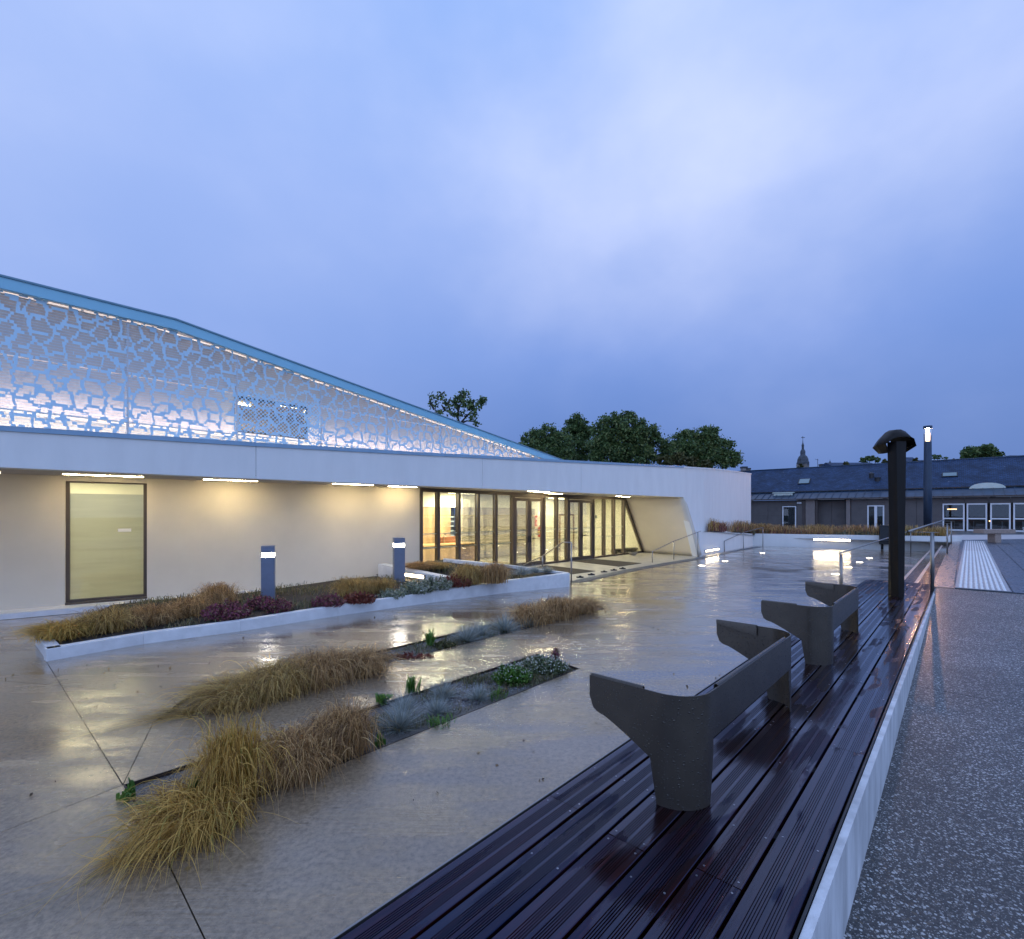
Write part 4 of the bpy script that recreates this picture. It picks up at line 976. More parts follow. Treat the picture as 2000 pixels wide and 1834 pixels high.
# ---- upper volume with perforated screen
SP0 = Vector((-7.9,7.6,0)); du = Vector((.669,.743,0)).normalized(); nu = Vector((-du.y, du.x, 0))
def roofz(s): return 5.41 if s < 2.27 else 5.41-(s-2.27)*(5.41-3.74)/(14.7-2.27)
def perforated(name, honey=False):
    m = bpy.data.materials.new(name); m.use_nodes = True
    n, l = m.node_tree.nodes, m.node_tree.links; b = n['Principled BSDF']
    uv = N(n, 'ShaderNodeUVMap'); s = N(n, 'ShaderNodeSeparateXYZ'); l.new(uv.outputs[0], s.inputs[0])
    P_ = .045
    vr = math_n(n, l, 'DIVIDE', s.outputs[1], P_); vf = math_n(n, l, 'FLOOR', vr); vq = math_n(n, l, 'MULTIPLY', vf, P_); fr = math_n(n, l, 'SUBTRACT', vr, vf)
    c = N(n, 'ShaderNodeCombineXYZ'); l.new(s.outputs[0], c.inputs[0]); l.new(vq if not honey else s.outputs[1], c.inputs[1])
    nz = N(n, 'ShaderNodeTexNoise'); nz.inputs['Scale'].default_value = 5.5; nz.inputs['Detail'].default_value = 2; l.new(c.outputs[0], nz.inputs[0])
    w = N(n, 'ShaderNodeVectorMath'); w.operation = 'MULTIPLY_ADD'; l.new(nz.outputs['Color'], w.inputs[0]); w.inputs[1].default_value = (.22,.22,0); l.new(c.outputs[0], w.inputs[2])
    v = N(n, 'ShaderNodeTexVoronoi'); v.voronoi_dimensions = '2D'; v.feature = 'DISTANCE_TO_EDGE'; v.inputs['Scale'].default_value = 4.4; v.inputs['Randomness'].default_value = .95; l.new(w.outputs[0], v.inputs[0])
    n2 = N(n, 'ShaderNodeTexNoise'); n2.inputs['Scale'].default_value = 14; l.new(c.outputs[0], n2.inputs[0])
    dj = math_n(n, l, 'MULTIPLY_ADD', n2.outputs['Fac'], .14, v.outputs['Distance'])
    cell = math_n(n, l, 'GREATER_THAN', dj, .168)
    if honey:
        hv = N(n, 'ShaderNodeTexVoronoi'); hv.voronoi_dimensions = '2D'; hv.inputs['Scale'].default_value = 17; hv.inputs['Randomness'].default_value = 0.0
        sk = N(n, 'ShaderNodeMapping'); sk.inputs['Rotation'].default_value = (0,0,math.radians(45)); l.new(uv.outputs[0], sk.inputs[0]); l.new(sk.outputs[0], hv.inputs[0])
        hole = math_n(n, l, 'LESS_THAN', hv.outputs['Distance'], .40)
    else: hole = math_n(n, l, 'GREATER_THAN', math_n(n, l, 'FRACT', math_n(n, l, 'DIVIDE', s.outputs[1], .045)), .12)
    a = math_n(n, l, 'MULTIPLY', cell, hole)
    # solid border round every panel
    op = math_n(n, l, 'SUBTRACT', 1.0, math_n(n, l, 'MULTIPLY', a, .93)); l.new(op, b.inputs['Alpha'])
    b.inputs['Base Color'].default_value = (.50,.72,.86,1); b.inputs['Roughness'].default_value = .35; b.inputs['Metallic'].default_value = .0
    return m
M_perf = perforated('perforated_pale_blue_metal'); M_honey = perforated('honeycomb_perforated_metal', True)
rows = [2.70, 3.44, 4.31, 5.25]
for k in range(-3, 8):
    s0, s1 = 1.57+1.8*k+.006, 1.57+1.8*(k+1)-.006
    for r_ in range(3):
        z0, z1 = rows[r_]+.006, rows[r_+1]-.006
        ss = [s0, s1] if not (s0 < 2.27 < s1) else [s0, 2.27, s1]
        top = [min(z1, roofz(s)-.20) for s in ss]
        if top[0] < z0+.05: continue
        up_ = []
        for i, s in enumerate(ss):
            if top[i] > z0: up_.append((s, top[i]))
            else:
                st = 2.27+(5.41-.20-z0)/((5.41-3.74)/(14.7-2.27)); up_.append((st, z0)); break
        poly = [(s0, z0)]+([(s1, z0)] if up_[-1][0] >= s1-1e-6 else [])+up_[::-1]
        # drop duplicates
        pl = []
        for q in poly:
            if not pl or (abs(q[0]-pl[-1][0]) > 1e-4 or abs(q[1]-pl[-1][1]) > 1e-4): pl.append(q)
        # cut where the roof slope passes the row top
        stc = 2.27+(5.41-.20-z1)/((5.41-3.74)/(14.7-2.27))
        if s0 < stc < s1 and stc > 2.27:
            pl2 = []
            for q, nx_ in zip(pl, pl[1:]+pl[:1]):
                pl2.append(q)
                if abs(q[1]-z1) > 1e-4 and abs(nx_[1]-z1) < 1e-4 and q[0] > nx_[0]: pl2.append((stc, z1))
            pl = pl2
        b = MB(); b.add([SP0+du*s+Vector((0,0,z)) for s, z in pl], [tuple(range(len(pl)))], [(s-s0, z+.37*(r_ > 9)) for s, z in pl])
        b.build('perforated_panel', M_honey if (k == 1 and r_ == 1) else M_perf, bld)
M_inner = mat('pale_backing_wall', (.66,.64,.63), .7, var=.03)
hs0, hs1, hz0, hz1 = 1.57+1.8+.1, 1.57+3.6-.12, 3.50, 4.27
def innerwall(s0, s1, z0, zf):
    b = MB(); p, r = SP0+du*s0+nu*.45, SP0+du*s1+nu*.45
    b.prism([tuple(p.xy), tuple(r.xy), tuple((r+nu*.1).xy), tuple((p+nu*.1).xy)], z0, [zf(s0), zf(s1), zf(s1), zf(s0)]); b.build('backing_wall', M_inner, bld)
rt = lambda s: roofz(s)-.12
innerwall(-5, 2.27, 2.6, rt); innerwall(2.27, hs0, 2.6, rt); innerwall(hs0, hs1, 2.6, lambda s: hz0); innerwall(hs0, hs1, hz1, rt); innerwall(hs1, 14.3, 2.6, rt)
fwn = MB(); 
framed_window(SP0, du, nu, hs0, hs1, hz0, hz1, .44, .05, .08, bld, M_dark, M_glass)
rm = MB(); wb(rm, SP0, du, nu, hs0-1, hs1+1, 3.0, 3.1, 2.6, 4.9); wb(rm, SP0, du, nu, hs0-1, hs0-.9, .56, 3.0, 2.6, 4.9); wb(rm, SP0, du, nu, hs1+.9, hs1+1, .56, 3.0, 2.6, 4.6); wb(rm, SP0, du, nu, hs0-1, hs1+1, .56, 3.0, 2.6, 2.65); wb(rm, SP0, du, nu, hs0-1, hs1+1, .56, 3.0, 4.45, 4.5)
rm.build('upper_room', mat('brown_room_lining', (.30,.24,.18), .7, var=.1), bld)
al = area('room_light', SP0+du*(hs0+.8)+nu*1.5+Vector((0,0,4.36)), .8, 110, (1,.82,.58), (0,0,-1), bld, sizey=.3); orient(al, du, (0,0,-1))
for (s, o_, L) in ((hs0+.5, 1.9, .35), (hs0+1.35, 1.3, .4)): b = MB(); wb(b, SP0, du, nu, s, s+L, o_, o_+.08, 4.40, 4.43); b.build('ceiling_lamp', M_ceilL, bld)
for z in (3.44, 4.31):                                             # rails behind the joints catch the light
    b = MB(); send = min(14.0, 2.27+(5.41-.22-z)/((5.41-3.74)/(14.7-2.27))); wb(b, SP0, du, nu, -4, send, .03, .34 if z < 4 else .12, z-.075, z-.045); b.build('screen_rail', M_inner, bld)
for k in range(-3, 8):
    s = 1.57+1.8*k; 
    if roofz(s)-.2 > 2.9: b = MB(); wb(b, SP0, du, nu, s-.02, s+.02, .01, .06, 2.7, roofz(s)-.24); b.build('screen_post', M_inner, bld)
for s in range(-4, 13):
    b = MB(); wb(b, SP0, du, nu, s+.02, s+.98, .20, .25, 2.90, 2.93); b.build('led_line', M_ledUp, bld)
    if roofz(s+1)-.3 > 3.6: b = MB(); wb(b, SP0, du, nu, s+.02, s+.98, .20, .23, 3.40, 3.415); b.build('led_line', emis('added_shelf_led', (1,.76,.68), 15.0), bld)  # upper strip is an added glow above the shelf, brightening the middle row
s = -4
while s < 13.2:
    z_ = min(roofz(s), roofz(s+.96))-.17; b = MB(); b.beam(SP0+du*s+nu*.22+Vector((0,0,roofz(s)-.16)), SP0+du*(s+.96)+nu*.22+Vector((0,0,roofz(s+.96)-.16)), .03, .015); b.build('led_line', emis('eaves_led_line', (1,.80,.66), 1.0), bld); s += 1.0
# roof edge band, cap and roof slab
for (s0, s1) in ((-6, 2.27), (2.27, 14.75)):
    z0, z1 = roofz(s0), roofz(s1); 
    def slab(o0, o1, lo, hi, name, m):
        b = MB(); A, B_ = SP0+du*s0, SP0+du*s1; P = [A+nu*o0, B_+nu*o0, B_+nu*o1, A+nu*o1]
        b.prism([tuple(q.xy) for q in P], [z0+lo, z1+lo, z1+lo, z0+lo], [z0+hi, z1+hi, z1+hi, z0+hi]); b.build(name, m, bld)
    slab(-.10, -.02, -.205, -.032, 'roof_edge_band', M_blue); slab(-.12, .2, -.030, .0, 'roof_edge_cap', M_bluedk)
    slab(-.016, .449, -.115, -.034, 'eaves_lining', M_inner); slab(.451, 9.0, -.12, -.034, 'roof', M_bluedk)
b = MB(); P = [Vector((-11,3.6,0)), Vector((-7.2,7.2,0)), Vector((0,13.8,0)), Vector((6.9,20.0,0)), Vector((9.8,23.9,0)), Vector((13.8,29,0)), Vector((4,36,0)), Vector((-18,14,0))]
b.prism([(p.x,p.y) for p in P], 2.60, 2.72); b.build('low_roof', mat('pale_roof_membrane', (.42,.43,.45), .6, var=.1), bld)
# soffit strip lamps
def soffit_lamp(p, r):
    d = (r-p).normalized(); s = Vector((-d.y,d.x,0)); L = (r-p).length
    b = MB(); b.obox(p-s*.035+Vector((0,0,ZS-.007)), d*L, s*.07, (0,0,.006)); fo = b.build('soffit_lamp_housing', M_soffit, bld)
    b = MB(); b.obox(p+d*.02-s*.014+Vector((0,0,ZS-.012)), d*(L-.04), s*.028, (0,0,.0045)); b.build('diffuser', M_ledS, fo)
def on_soffit(P, d, n, off, x0, x1):
    Q = P-n*off; return Q+d*ray(x0,Q,d), Q+d*ray(x1,Q,d)
soffit_lamp(*on_soffit(W0, dw, nw, .62, 120, 283)); soffit_lamp(*on_soffit(W0, dw, nw, .55, 395, 505))
soffit_lamp(*on_soffit(W0, dw, nw, .62, 648, 730)); soffit_lamp(*on_soffit(W0, dw, nw, .40, 757, 815))
soffit_lamp(*on_soffit(G0, dg, ng, 1.0, 1031, 1074)); soffit_lamp(*on_soffit(G0, dg, ng, .45, 1063, 1098)); soffit_lamp(*on_soffit(G0, dg, ng, .7, 1203, 1230))
soffit_lamp(*on_soffit(W0, dw, nw, .42, -330, -140))

# ================================================================== RETAINING WALLS, STRIP LAMPS
WA0, WA1 = Vector((7.72,20.25,0)), Vector((13.1,26.7,0)); dB = Vector((.862,-.507,0)).normalized()
rw = thing('retaining_wall', 'low white retaining wall with two lit strip lamps at the far end of the plaza', 'wall', WA1)
def sloped(p, r, w, z0, za, zb_): 
    d = (r-p).normalized(); n = Vector((-d.y,d.x,0)); P = [p, r, r+n*w, p+n*w]; return MB().prism([tuple(q.xy) for q in P], z0, [za, zb_, zb_, za])
sloped(WA0, WA1, .18, -.02, 1.02, .66).build('wall_section', M_white, rw)
WB1 = WA1+dB*8.55
sloped(WA1+dB*.004, WB1, .18, -.02, .66, .70).build('wall_section', M_white, rw)
def wall_lamp(P, d, n, s0, s1, z, parent, h=.10, lab='strip_lamp', m=M_led2):
    b = MB(); wb(b, P, d, n, s0, s1, -.045, -.001, z-h/2, z+h/2); fo = b.build(lab, M_steel, parent)
    b = MB(); wb(b, P, d, n, s0+.03, s1-.03, -.055, -.046, z-h/2+.012, z+h/2-.012); b.build('diffuser', m, fo)
nB = Vector((-dB.y,dB.x,0)); dA = (WA1-WA0).normalized(); nA = Vector((-dA.y,dA.x,0))
wall_lamp(WA1, dB, nB, ray(1588,WA1,dB), ray(1662,WA1,dB), .42, rw, .11)
wall_lamp(WA0, dA, nA, ray(1376,WA0,dA), ray(1402,WA0,dA), .16, rw, .08)
# ground spots
for k, (x, y, lab) in enumerate(((1371,1105,'round lit ground spot nearest the drain, leftmost of the scattered seven'), (1416,1096,'round lit ground spot second from the left near the far white wall'), (1489,1080,'round lit ground spot alone in the corner below the handrail'),
        (1632,1122,'round lit ground spot in the bright reflection, nearest the deck'), (1657,1108.5,'round lit ground spot inside the bright reflection below the long wall lamp'), (1679,1098.5,'round lit ground spot just right of the bright reflection'), (1698,1090,'round lit ground spot nearest the litter bin'))):
    c = G(x, y); t = thing('ground_spot', lab, 'ground light', c, 'round lit spots set in the plaza floor')
    MB().lathe(c, [(.13,-.01),(.13,.005),(.105,.006)], 24).build('rim', M_steel, t)
    MB().lathe(c, [(.10,.0062),(.10,.0085),(.08,.0095)], 24).build('lens', M_spot, t)
# handrails
def rail_tube(b, pts, r=.014): b.tube(pts, r, 10)
def handrail(posts, label, ends=(0,0), group='stainless handrails'):
    t = thing('handrail', label, 'handrail', posts[0][0], group)
    top = []
    for p, z in posts:
        b = MB(); b.tube([p, p+Vector((0,0,z-p.z))], .017, 12); b.build('post', M_steel, t, smooth=True); top.append(Vector((p.x,p.y,z)))
    d0 = (top[0]-top[1]).normalized(); d1 = (top[-1]-top[-2]).normalized()
    b = MB(); rail_tube(b, [top[0]+d0*ends[0]]+top+[top[-1]+d1*ends[1]]); b.build('rail', M_steel, t, smooth=True)
def pz(x, yb, yt): p = G(x, yb); return (p, EYE-(yt-HOR)/FOC*p.y)
handrail([pz(1274,1099,1077), pz(1316,1093,1057), pz(1363,1087.5,1039.5)], 'sloping steel handrail in front of the raked white return wall', (.05,.25))
handrail([pz(1415,1077,1056.7), pz(1452,1070.5,1040), pz(1490,1067,1030)], 'sloping steel handrail against the far white retaining wall', (.05,.0))
pA = Vector((1.43,11.85,0)); pB = Vector((.81,13.03,.30))
t = thing('handrail', 'dark steel handrail dropping towards the doors from the corner of the white planter', 'handrail', pA, 'stainless handrails')
MB().tube([pA, pA+Vector((0,0,1.05))], .018, 12).build('post', M_steel, t, smooth=True); MB().tube([pB, Vector((pB.x,pB.y,.62))], .02, 12).build('post', M_steel, t, smooth=True)
MB().tube([Vector((1.43,11.85,1.05)), Vector((1.24,12.0,1.05)), Vector((.81,13.03,.62)), Vector((.32,14.0,.28))], .015, 10).build('rail', M_steel, t, smooth=True)
def long_rail(b_rail, z, a0, a1, posts, b_post, zp, label):
    t = thing('handrail', label, 'handrail', F(a0, b_rail, 0), 'stainless handrails')
    MB().tube([F(a0,b_rail,z), F(a1,b_rail,z)], .017, 10).build('rail', M_steel, t, smooth=True)
    for a, r_, zb in posts:
        MB().tube([F(a,b_post,zb), F(a,b_post,z-.04)], r_, 12).build('post', M_steel, t, smooth=True)
        b = MB(); p, q = F(a,b_post-.09 if b_rail < 0 else b_rail-.04,z-.035), F(a,b_post+.09,z-.035); b.beam(p, q, .05, .008); b.build('bracket', M_steel, t)
long_rail(-.43, .95, 11.0, 29.0, ((11.15,.03,0),(20,.02,0),(28.9,.02,0)), -.43, 0, 'long level steel handrail along the foot of the stone steps')
long_rail(.77, 1.47, 9.15, 28.2, ((10.1,.028,.45),(20.0,.022,.48),(26.6,.022,.48)), 1.02, .48, 'long level steel handrail at the head of the stone steps running from the mast')
# litter bin
pb = G(1723,1073.5); lb = thing('litter_bin', 'dark square litter bin on a post against the far white wall', 'bin', pb)
b = MB(); b.obox(pb+Vector((-.22,-.14,.27)), dB*.46, nB*.30, (0,0,.88)); b.build('bin_body', M_dark, lb, bevel=.01); b = MB(); b.obox(pb+Vector((-.235,-.15,1.155)), dB*.49, nB*.33, (0,0,.03)); b.build('lid', M_dark, lb)
MB().box(pb.x-.04,pb.x+.04,pb.y-.03,pb.y+.03,0,.27).build('post', M_dark, lb)
# ================================================================== PLANTERS BY THE BUILDING
pc = [(91,1292,.145),(280,1258,.145),(470,1233,.155),(660,1203,.18),(850,1176,.21),(990,1158,.27),(1113,1146,.33)]
front = [(G(x,y), z) for x, y, z in pc]
kerb = thing('white_planter_kerb', 'long white painted kerb enclosing the planting beside the building wall', 'planter', front[0][0])
def kerb_run(pts, w, side=1, parent=kerb, name='kerb_section'):
    P = [p for p, z in pts]; n_ = []
    for i, p in enumerate(P):
        d = (P[min(i+1,len(P)-1)]-P[max(i-1,0)]).normalized(); n_.append(Vector((-d.y,d.x,0))*side)
    for i in range(len(P)-1):
        q = [P[i], P[i+1], P[i+1]+n_[i+1]*w, P[i]+n_[i]*w]; z0, z1 = pts[i][1], pts[i+1][1]
        MB().prism([tuple(v.xy) for v in q], -.02, [z0,z1,z1,z0]).build(name, M_curb, parent, bevel=.006)
kerb_run(front, .13)
fl = front[0][0]; fe = front[-1][0]
left_end = [(fl+Vector((-.005,.01,0)), .145), (Vector((-6.35,6.55,0)), .145)]
kerb_run(left_end, .13, side=-1)
back = [(fe+Vector((-.02,.12,0)), .33), (Vector((-.05,12.42,0)), .458), (Vector((-1.75,12.75,0)), .59)]
kerb_run(back, .11, side=1)
blk = thing('low_white_wall', 'low white wall with a lit strip lamp between the bollard light and the raised grasses', 'wall', Vector((-2.3,11.1,0)))
bl0, bl1 = Vector((-3.24,11.9,0)), Vector((-1.45,10.42,0))
sloped(bl0, bl1, .22, -.02, .53, .40).build('wall_section', M_curb, blk)
dl = (bl1-bl0).normalized(); nl = Vector((-dl.y,dl.x,0))
wall_lamp(bl0+nl*0, dl, nl, .95, 1.75, .36, blk, .085)
wk = MB(); q = [W0+dw*-3-nw*.04, G0-dw*.9-nw*.04, G0-dw*.9-nw*.42, W0+dw*.2-nw*.42]; wk.prism([tuple(v.xy) for v in q], .0045, .10); tag(wk.build('wall_footing_kerb', M_curb), 'low white kerb strip running along the foot of the long white wall', 'kerb')
# planter soil as an uneven sheet
outl = [(p+Vector((-.05,.09,0)), z-.035) for p, z in front] + [(Vector((-.1,12.55,0)), .42), (Vector((-1.75,12.9,0)), .55), (Vector((-2.5,12.5,0)), .5), (Vector((-3.3,11.9,0)), .30), (G0-dw*1.2-nw*.45, .10), (W0+dw*3.4-nw*.45, .10), (W0+dw*1.5-nw*.45,.10), (Vector((-6.3,6.7,0)), .11)]
pts_ = [Vector((p.x,p.y)) for p, z in outl]; zz = [z for p, z in outl]; extra = []
for _ in range(500):
    p = (rng.uniform(-6.5,1.5), rng.uniform(5.5,13.1))
    if in_poly(p, pts_): extra.append(Vector(p))
def zat(x, y):
    w_ = [(1/((x-p.x)**2+(y-p.y)**2+.02), z) for p, z in zip(pts_, zz)]; return sum(a*b_ for a, b_ in w_)/sum(a for a, b_ in w_)
n0 = len(pts_); r = delaunay_2d_cdt(pts_+extra, [(i,(i+1)%n0) for i in range(n0)], [], 1, 1e-5)
b = MB(); b.add([(v[0], v[1], zat(v[0],v[1])+random.uniform(-.012,.012)) for v in r[0]], [tuple(f) for f in r[2]])
o = b.build('planter_soil', M_soil); struct(o)
bm = bmesh.new(); bm.from_mesh(o.data)
for f in bm.faces:
    if f.normal.z < 0: f.normal_flip()
bm.to_mesh(o.data); bm.free()
# edging and soil of the strips in the plaza
M_gravel = mat('pale_grey_gravel', (.16,.145,.13), .6, var=.5, vs=70, bump=.9, bs=110)
for nm, Q in (('planting_strip_edging', STRIP_A), ('planting_strip_edging', STRIP_B)):
    t = thing(nm, 'dark flush steel edging round the planting strip '+('nearest the timber deck' if Q is STRIP_A else 'behind the front one'), 'edging', Q[0])
    for i in range(4):
        p, r_ = Q[i], Q[(i+1)%4]; d = (r_-p).normalized(); c = sum(Q, Vector((0,0,0)))/4; s = Vector((-d.y,d.x,0)); s = s if (c-p).dot(s) > 0 else -s
        b = MB(); b.obox(p+s*.002+Vector((0,0,-.12)), (r_-p), s*.008, (0,0,.122)); b.build('edging_strip', M_steeledge, t)
    b = MB(); b.prism([tuple((q+(c-q)*.004).xy) for q in Q], -.2, -.028); o = b.build('gravel_bed', M_gravel, None); o.name = 'planting_bed'; struct(o)
    # cut through the bed under the slabs: bed sheet sits on top of it
# bollard lights
def bollard(px, yb, ytop, w, z0, label):
    k = (EYE-z0)*FOC/(yb-HOR); c = Vector(((px-1000)/FOC*k, k, z0)); zt = EYE-(ytop-HOR)/FOC*k
    t = thing('bollard_light', label, 'bollard light', c, 'square bollard lights in the planter'); h = zt-z0; R_ = Matrix.Rotation(math.radians(22),3,'Z')
    def bx(hw, a, b_, m, name, bev=.004):
        ex = R_ @ Vector((2*hw,0,0)); ey = R_ @ Vector((0,2*hw,0)); b = MB(); b.obox(c-ex/2-ey/2+Vector((0,0,a)), ex, ey, (0,0,b_-a)); return b.build(name, m, t, bevel=bev)
    bx(w/2, -.1, h-.20, M_bollard, 'column'); bx(w/2, h-.125, h, M_bollard, 'cap')
    bx(w/2-.012, h-.199, h-.126, emis('bollard_lamp_band', (1,.90,.74), 45), 'lamp_band', 0)
    for z in (h-.178, h-.150): bx(w/2-.004, z, z+.004, M_steel, 'louvre', 0)
bollard(524, 1175, 1066, .225, .12, 'square grey-blue bollard light nearer the large frosted window')
bollard(779, 1142, 1050, .235, .18, 'square grey-blue bollard light beside the low white wall, farther right')
# street lamp
lp = thing('street_lamp', 'tall dark blue lamp column with a lit glass lantern behind the far planting', 'street lamp', Vector((20.3,24,.46))); c = Vector((20.3,24,0))
MB().lathe(c, [(.17,.46),(.165,3.0),(.15,5.22),(.15,5.26)], 20).build('column', M_lampcol, lp, smooth=True)
MB().lathe(c, [(.15,5.26),(.165,5.6),(.168,5.93)], 20).build('lantern_glass', glass('lantern_glass', (1,.93,.85), .6), lp, smooth=True)
MB().lathe(c, [(.175,5.90),(.178,6.02),(.16,6.03)], 20).build('cap', M_lampcol, lp)
MB().lathe(c, [(.02,5.30),(.022,5.74),(.05,5.76),(.055,5.88)], 12).build('lamp', emis('street_lamp_bulb', (1,.52,.26), 2200), lp)
MB().lathe(c, [(.085,5.28),(.085,5.70)], 16).build('light_tube', emis('glowing_tube', (1,.66,.42), 5), lp, smooth=True)
# ================================================================== SLATE BUILDING BEHIND
SB = Vector((29.6,40,0)); ds = Vector((1.104,-1,0)).normalized(); nsb = Vector((-ds.y, ds.x, 0))
def slate_mat():
    m = bpy.data.materials.new('blue_grey_slate'); m.use_nodes = True
    n, l = m.node_tree.nodes, m.node_tree.links; b = n['Principled BSDF']
    uv = N(n, 'ShaderNodeUVMap'); br = N(n, 'ShaderNodeTexBrick'); l.new(uv.outputs[0], br.inputs[0])
    for k, v in (('Scale',1.0),('Mortar Size',.012),('Bias',0.0),('Brick Width',.24),('Row Height',.13)): br.inputs[k].default_value = v
    br.inputs['Color1'].default_value = (.014,.036,.085,1); br.inputs['Color2'].default_value = (.030,.065,.14,1); br.inputs['Mortar'].default_value = (.010,.012,.018,1)
    nz = N(n, 'ShaderNodeTexNoise'); nz.inputs['Scale'].default_value = 1.2; nz.inputs['Detail'].default_value = 8; l.new(uv.outputs[0], nz.inputs[0])
    r = ramp(n, [(.3,.65),(.7,1.3)]); l.new(nz.outputs['Fac'], r.inputs[0]); c = mixc(n, l, 1, br.outputs['Color'], r.outputs[0], 'MULTIPLY')
    v = N(n, 'ShaderNodeTexVoronoi'); v.inputs['Scale'].default_value = 1.3; l.new(uv.outputs[0], v.inputs[0]); lt = ramp(n, [(.05,1.0),(.075,0.0)]); l.new(v.outputs['Distance'], lt.inputs[0])
    c = mixc(n, l, math_n(n, l, 'MULTIPLY', lt.outputs[0], .35), c, (.35,.38,.40)); l.new(c, b.inputs['Base Color'])
    b.inputs['Roughness'].default_value = .6; b.inputs['Specular IOR Level'].default_value = .3; bp = N(n, 'ShaderNodeBump'); bp.inputs['Strength'].default_value = .8; bp.inputs['Distance'].default_value = .02; l.new(br.outputs['Fac'], bp.inputs['Height']); bp.invert = True; l.new(bp.outputs[0], b.inputs['Normal'])
    return m
M_slate = slate_mat(); M_zinc = mat('dark_seamed_metal', (.02,.05,.095), .35, .3, var=.2, vs=2); M_fib = mat('taupe_fibre_panel', (.105,.095,.092), .7, var=.08, vs=1.5)
M_wframe = mat('white_window_frame', (.70,.72,.74), .4, var=.03); M_brown = mat('brown_post', (.06,.045,.04), .5)
sb = thing('slate_roofed_building', 'long low taupe building with seamed metal eaves and a slate roof across the back', 'building', SB+Vector((0,0,.46)))
sx_ = lambda px, off=0: ray(px, SB+nsb*off, ds)
def spanel(x0, x1, z0, z1, off=0, m=M_fib, name='wall_panel'):
    b = MB(); wb(b, SB, ds, nsb, sx_(x0, off)+.008, sx_(x1, off)-.008, off, off+.05, z0+.005, z1-.005); b.build(name, m, sb)
for x0, x1 in ((1380,1440),(1440,1470),(1470,1500),(1500,1527)):
    spanel(x0, x1, .46, 1.55); spanel(x0, x1, 1.55, 2.95)
spanel(1527,1556,2.45,2.95); spanel(1556,1572,.46,2.95)
for x0, x1 in ((1596,1624),(1624,1652)): spanel(x0, x1, .46, 2.85, .6)
spanel(1662,1694,.46,2.95); spanel(1694,1727,2.42,2.95); spanel(1727,1745,.46,2.95)
for x0, x1 in ((1745,1790),(1790,1841)): spanel(x0, x1, .46, 1.55); spanel(x0, x1, 1.55, 2.95)
for x0, x1 in ((1841,1884),(1884,1930),(1930,1974),(1974,2020),(2020,2070),(2070,2130)): spanel(x0, x1, 2.52, 2.95)
spanel(2070,2130,.46,2.5)
b = MB(); wb(b, SB, ds, nsb, sx_(1380), sx_(2130), .66, .75, .40, 2.95); b.build('inner_wall', M_brown, sb)
for x0, x1 in ((1574,1592),(1653,1661)): b = MB(); wb(b, SB, ds, nsb, sx_(x0), sx_(x1), -.12, .6, .46, 2.98); b.build('pilaster', mat('taupe_pilaster', (.20,.17,.155), .7, var=.05), sb)
for x0, x1 in ((1567,1573),(1593,1597)): b = MB(); wb(b, SB, ds, nsb, sx_(x0), sx_(x1), -.06, .1, .46, 2.98); b.build('post', M_brown, sb)
def sdoor(x0, x1, z1, leaves_, rail=None):
    s0, s1 = sx_(x0), sx_(x1); f = MB(); fw = .09; wid = (s1-s0)/leaves_
    for k in range(leaves_):
        a, c = s0+wid*k, s0+wid*(k+1); wb(f, SB, ds, nsb, a, a+fw, -.02, .06, .47, z1); wb(f, SB, ds, nsb, c-fw, c, -.02, .06, .47, z1)
    wb(f, SB, ds, nsb, s0+fw, s1-fw, -.018, .058, z1-fw, z1-.003)
    if rail: wb(f, SB, ds, nsb, s0+fw, s1-fw, -.015, .055, rail-.05, rail+.05)
    fo = f.build('glazed_door', M_wframe, sb)
    b = MB(); wb(b, SB, ds, nsb, s0+.05, s1-.05, .02, .03, .48, z1-.05); b.build('door_pane', M_glassd, fo)
    b = MB(); wb(b, SB, ds, nsb, s0, s1, .3, .32, .47, z1); b.build('drawn_blind', mat('dark_green_blind', (.05,.07,.075), .6) if leaves_ == 2 else M_black, sb)
sdoor(1528,1555,2.42,1); sdoor(1694,1727,2.42,2)
wx = [1841,1884,1888,1928,1934,1974,1979,2024,2029,2068]
for k in range(0, len(wx), 2):
    s0, s1 = sx_(wx[k]), sx_(wx[k+1])
    f = MB(); fw = .085
    wb(f, SB, ds, nsb, s0, s0+fw, -.03, .08, .47, 2.50); wb(f, SB, ds, nsb, s1-fw, s1, -.03, .08, .47, 2.50)
    for z in (.47, 1.33, 2.40): wb(f, SB, ds, nsb, s0+fw, s1-fw, -.025, .075, z, z+.10)
    fo = f.build('window_frame', M_wframe, sb)
    for z0, z1 in ((.57,1.33),(1.43,2.40)): b = MB(); wb(b, SB, ds, nsb, s0+fw, s1-fw, .02, .028, z0, z1); b.build('window_pane', M_glassd, fo)
# room behind those windows
b = MB(); s0, s1 = sx_(1841), sx_(2090)
b = MB(); wb(b, SB, ds, nsb, s0-.4, s1, 4.5, 4.6, .46, 2.9); wb(b, SB, ds, nsb, s0-.5, s0-.4, .76, 4.5, .46, 2.9); b.build('room_wall', mat('dim_room_wall', (.10,.08,.07), .8), sb)
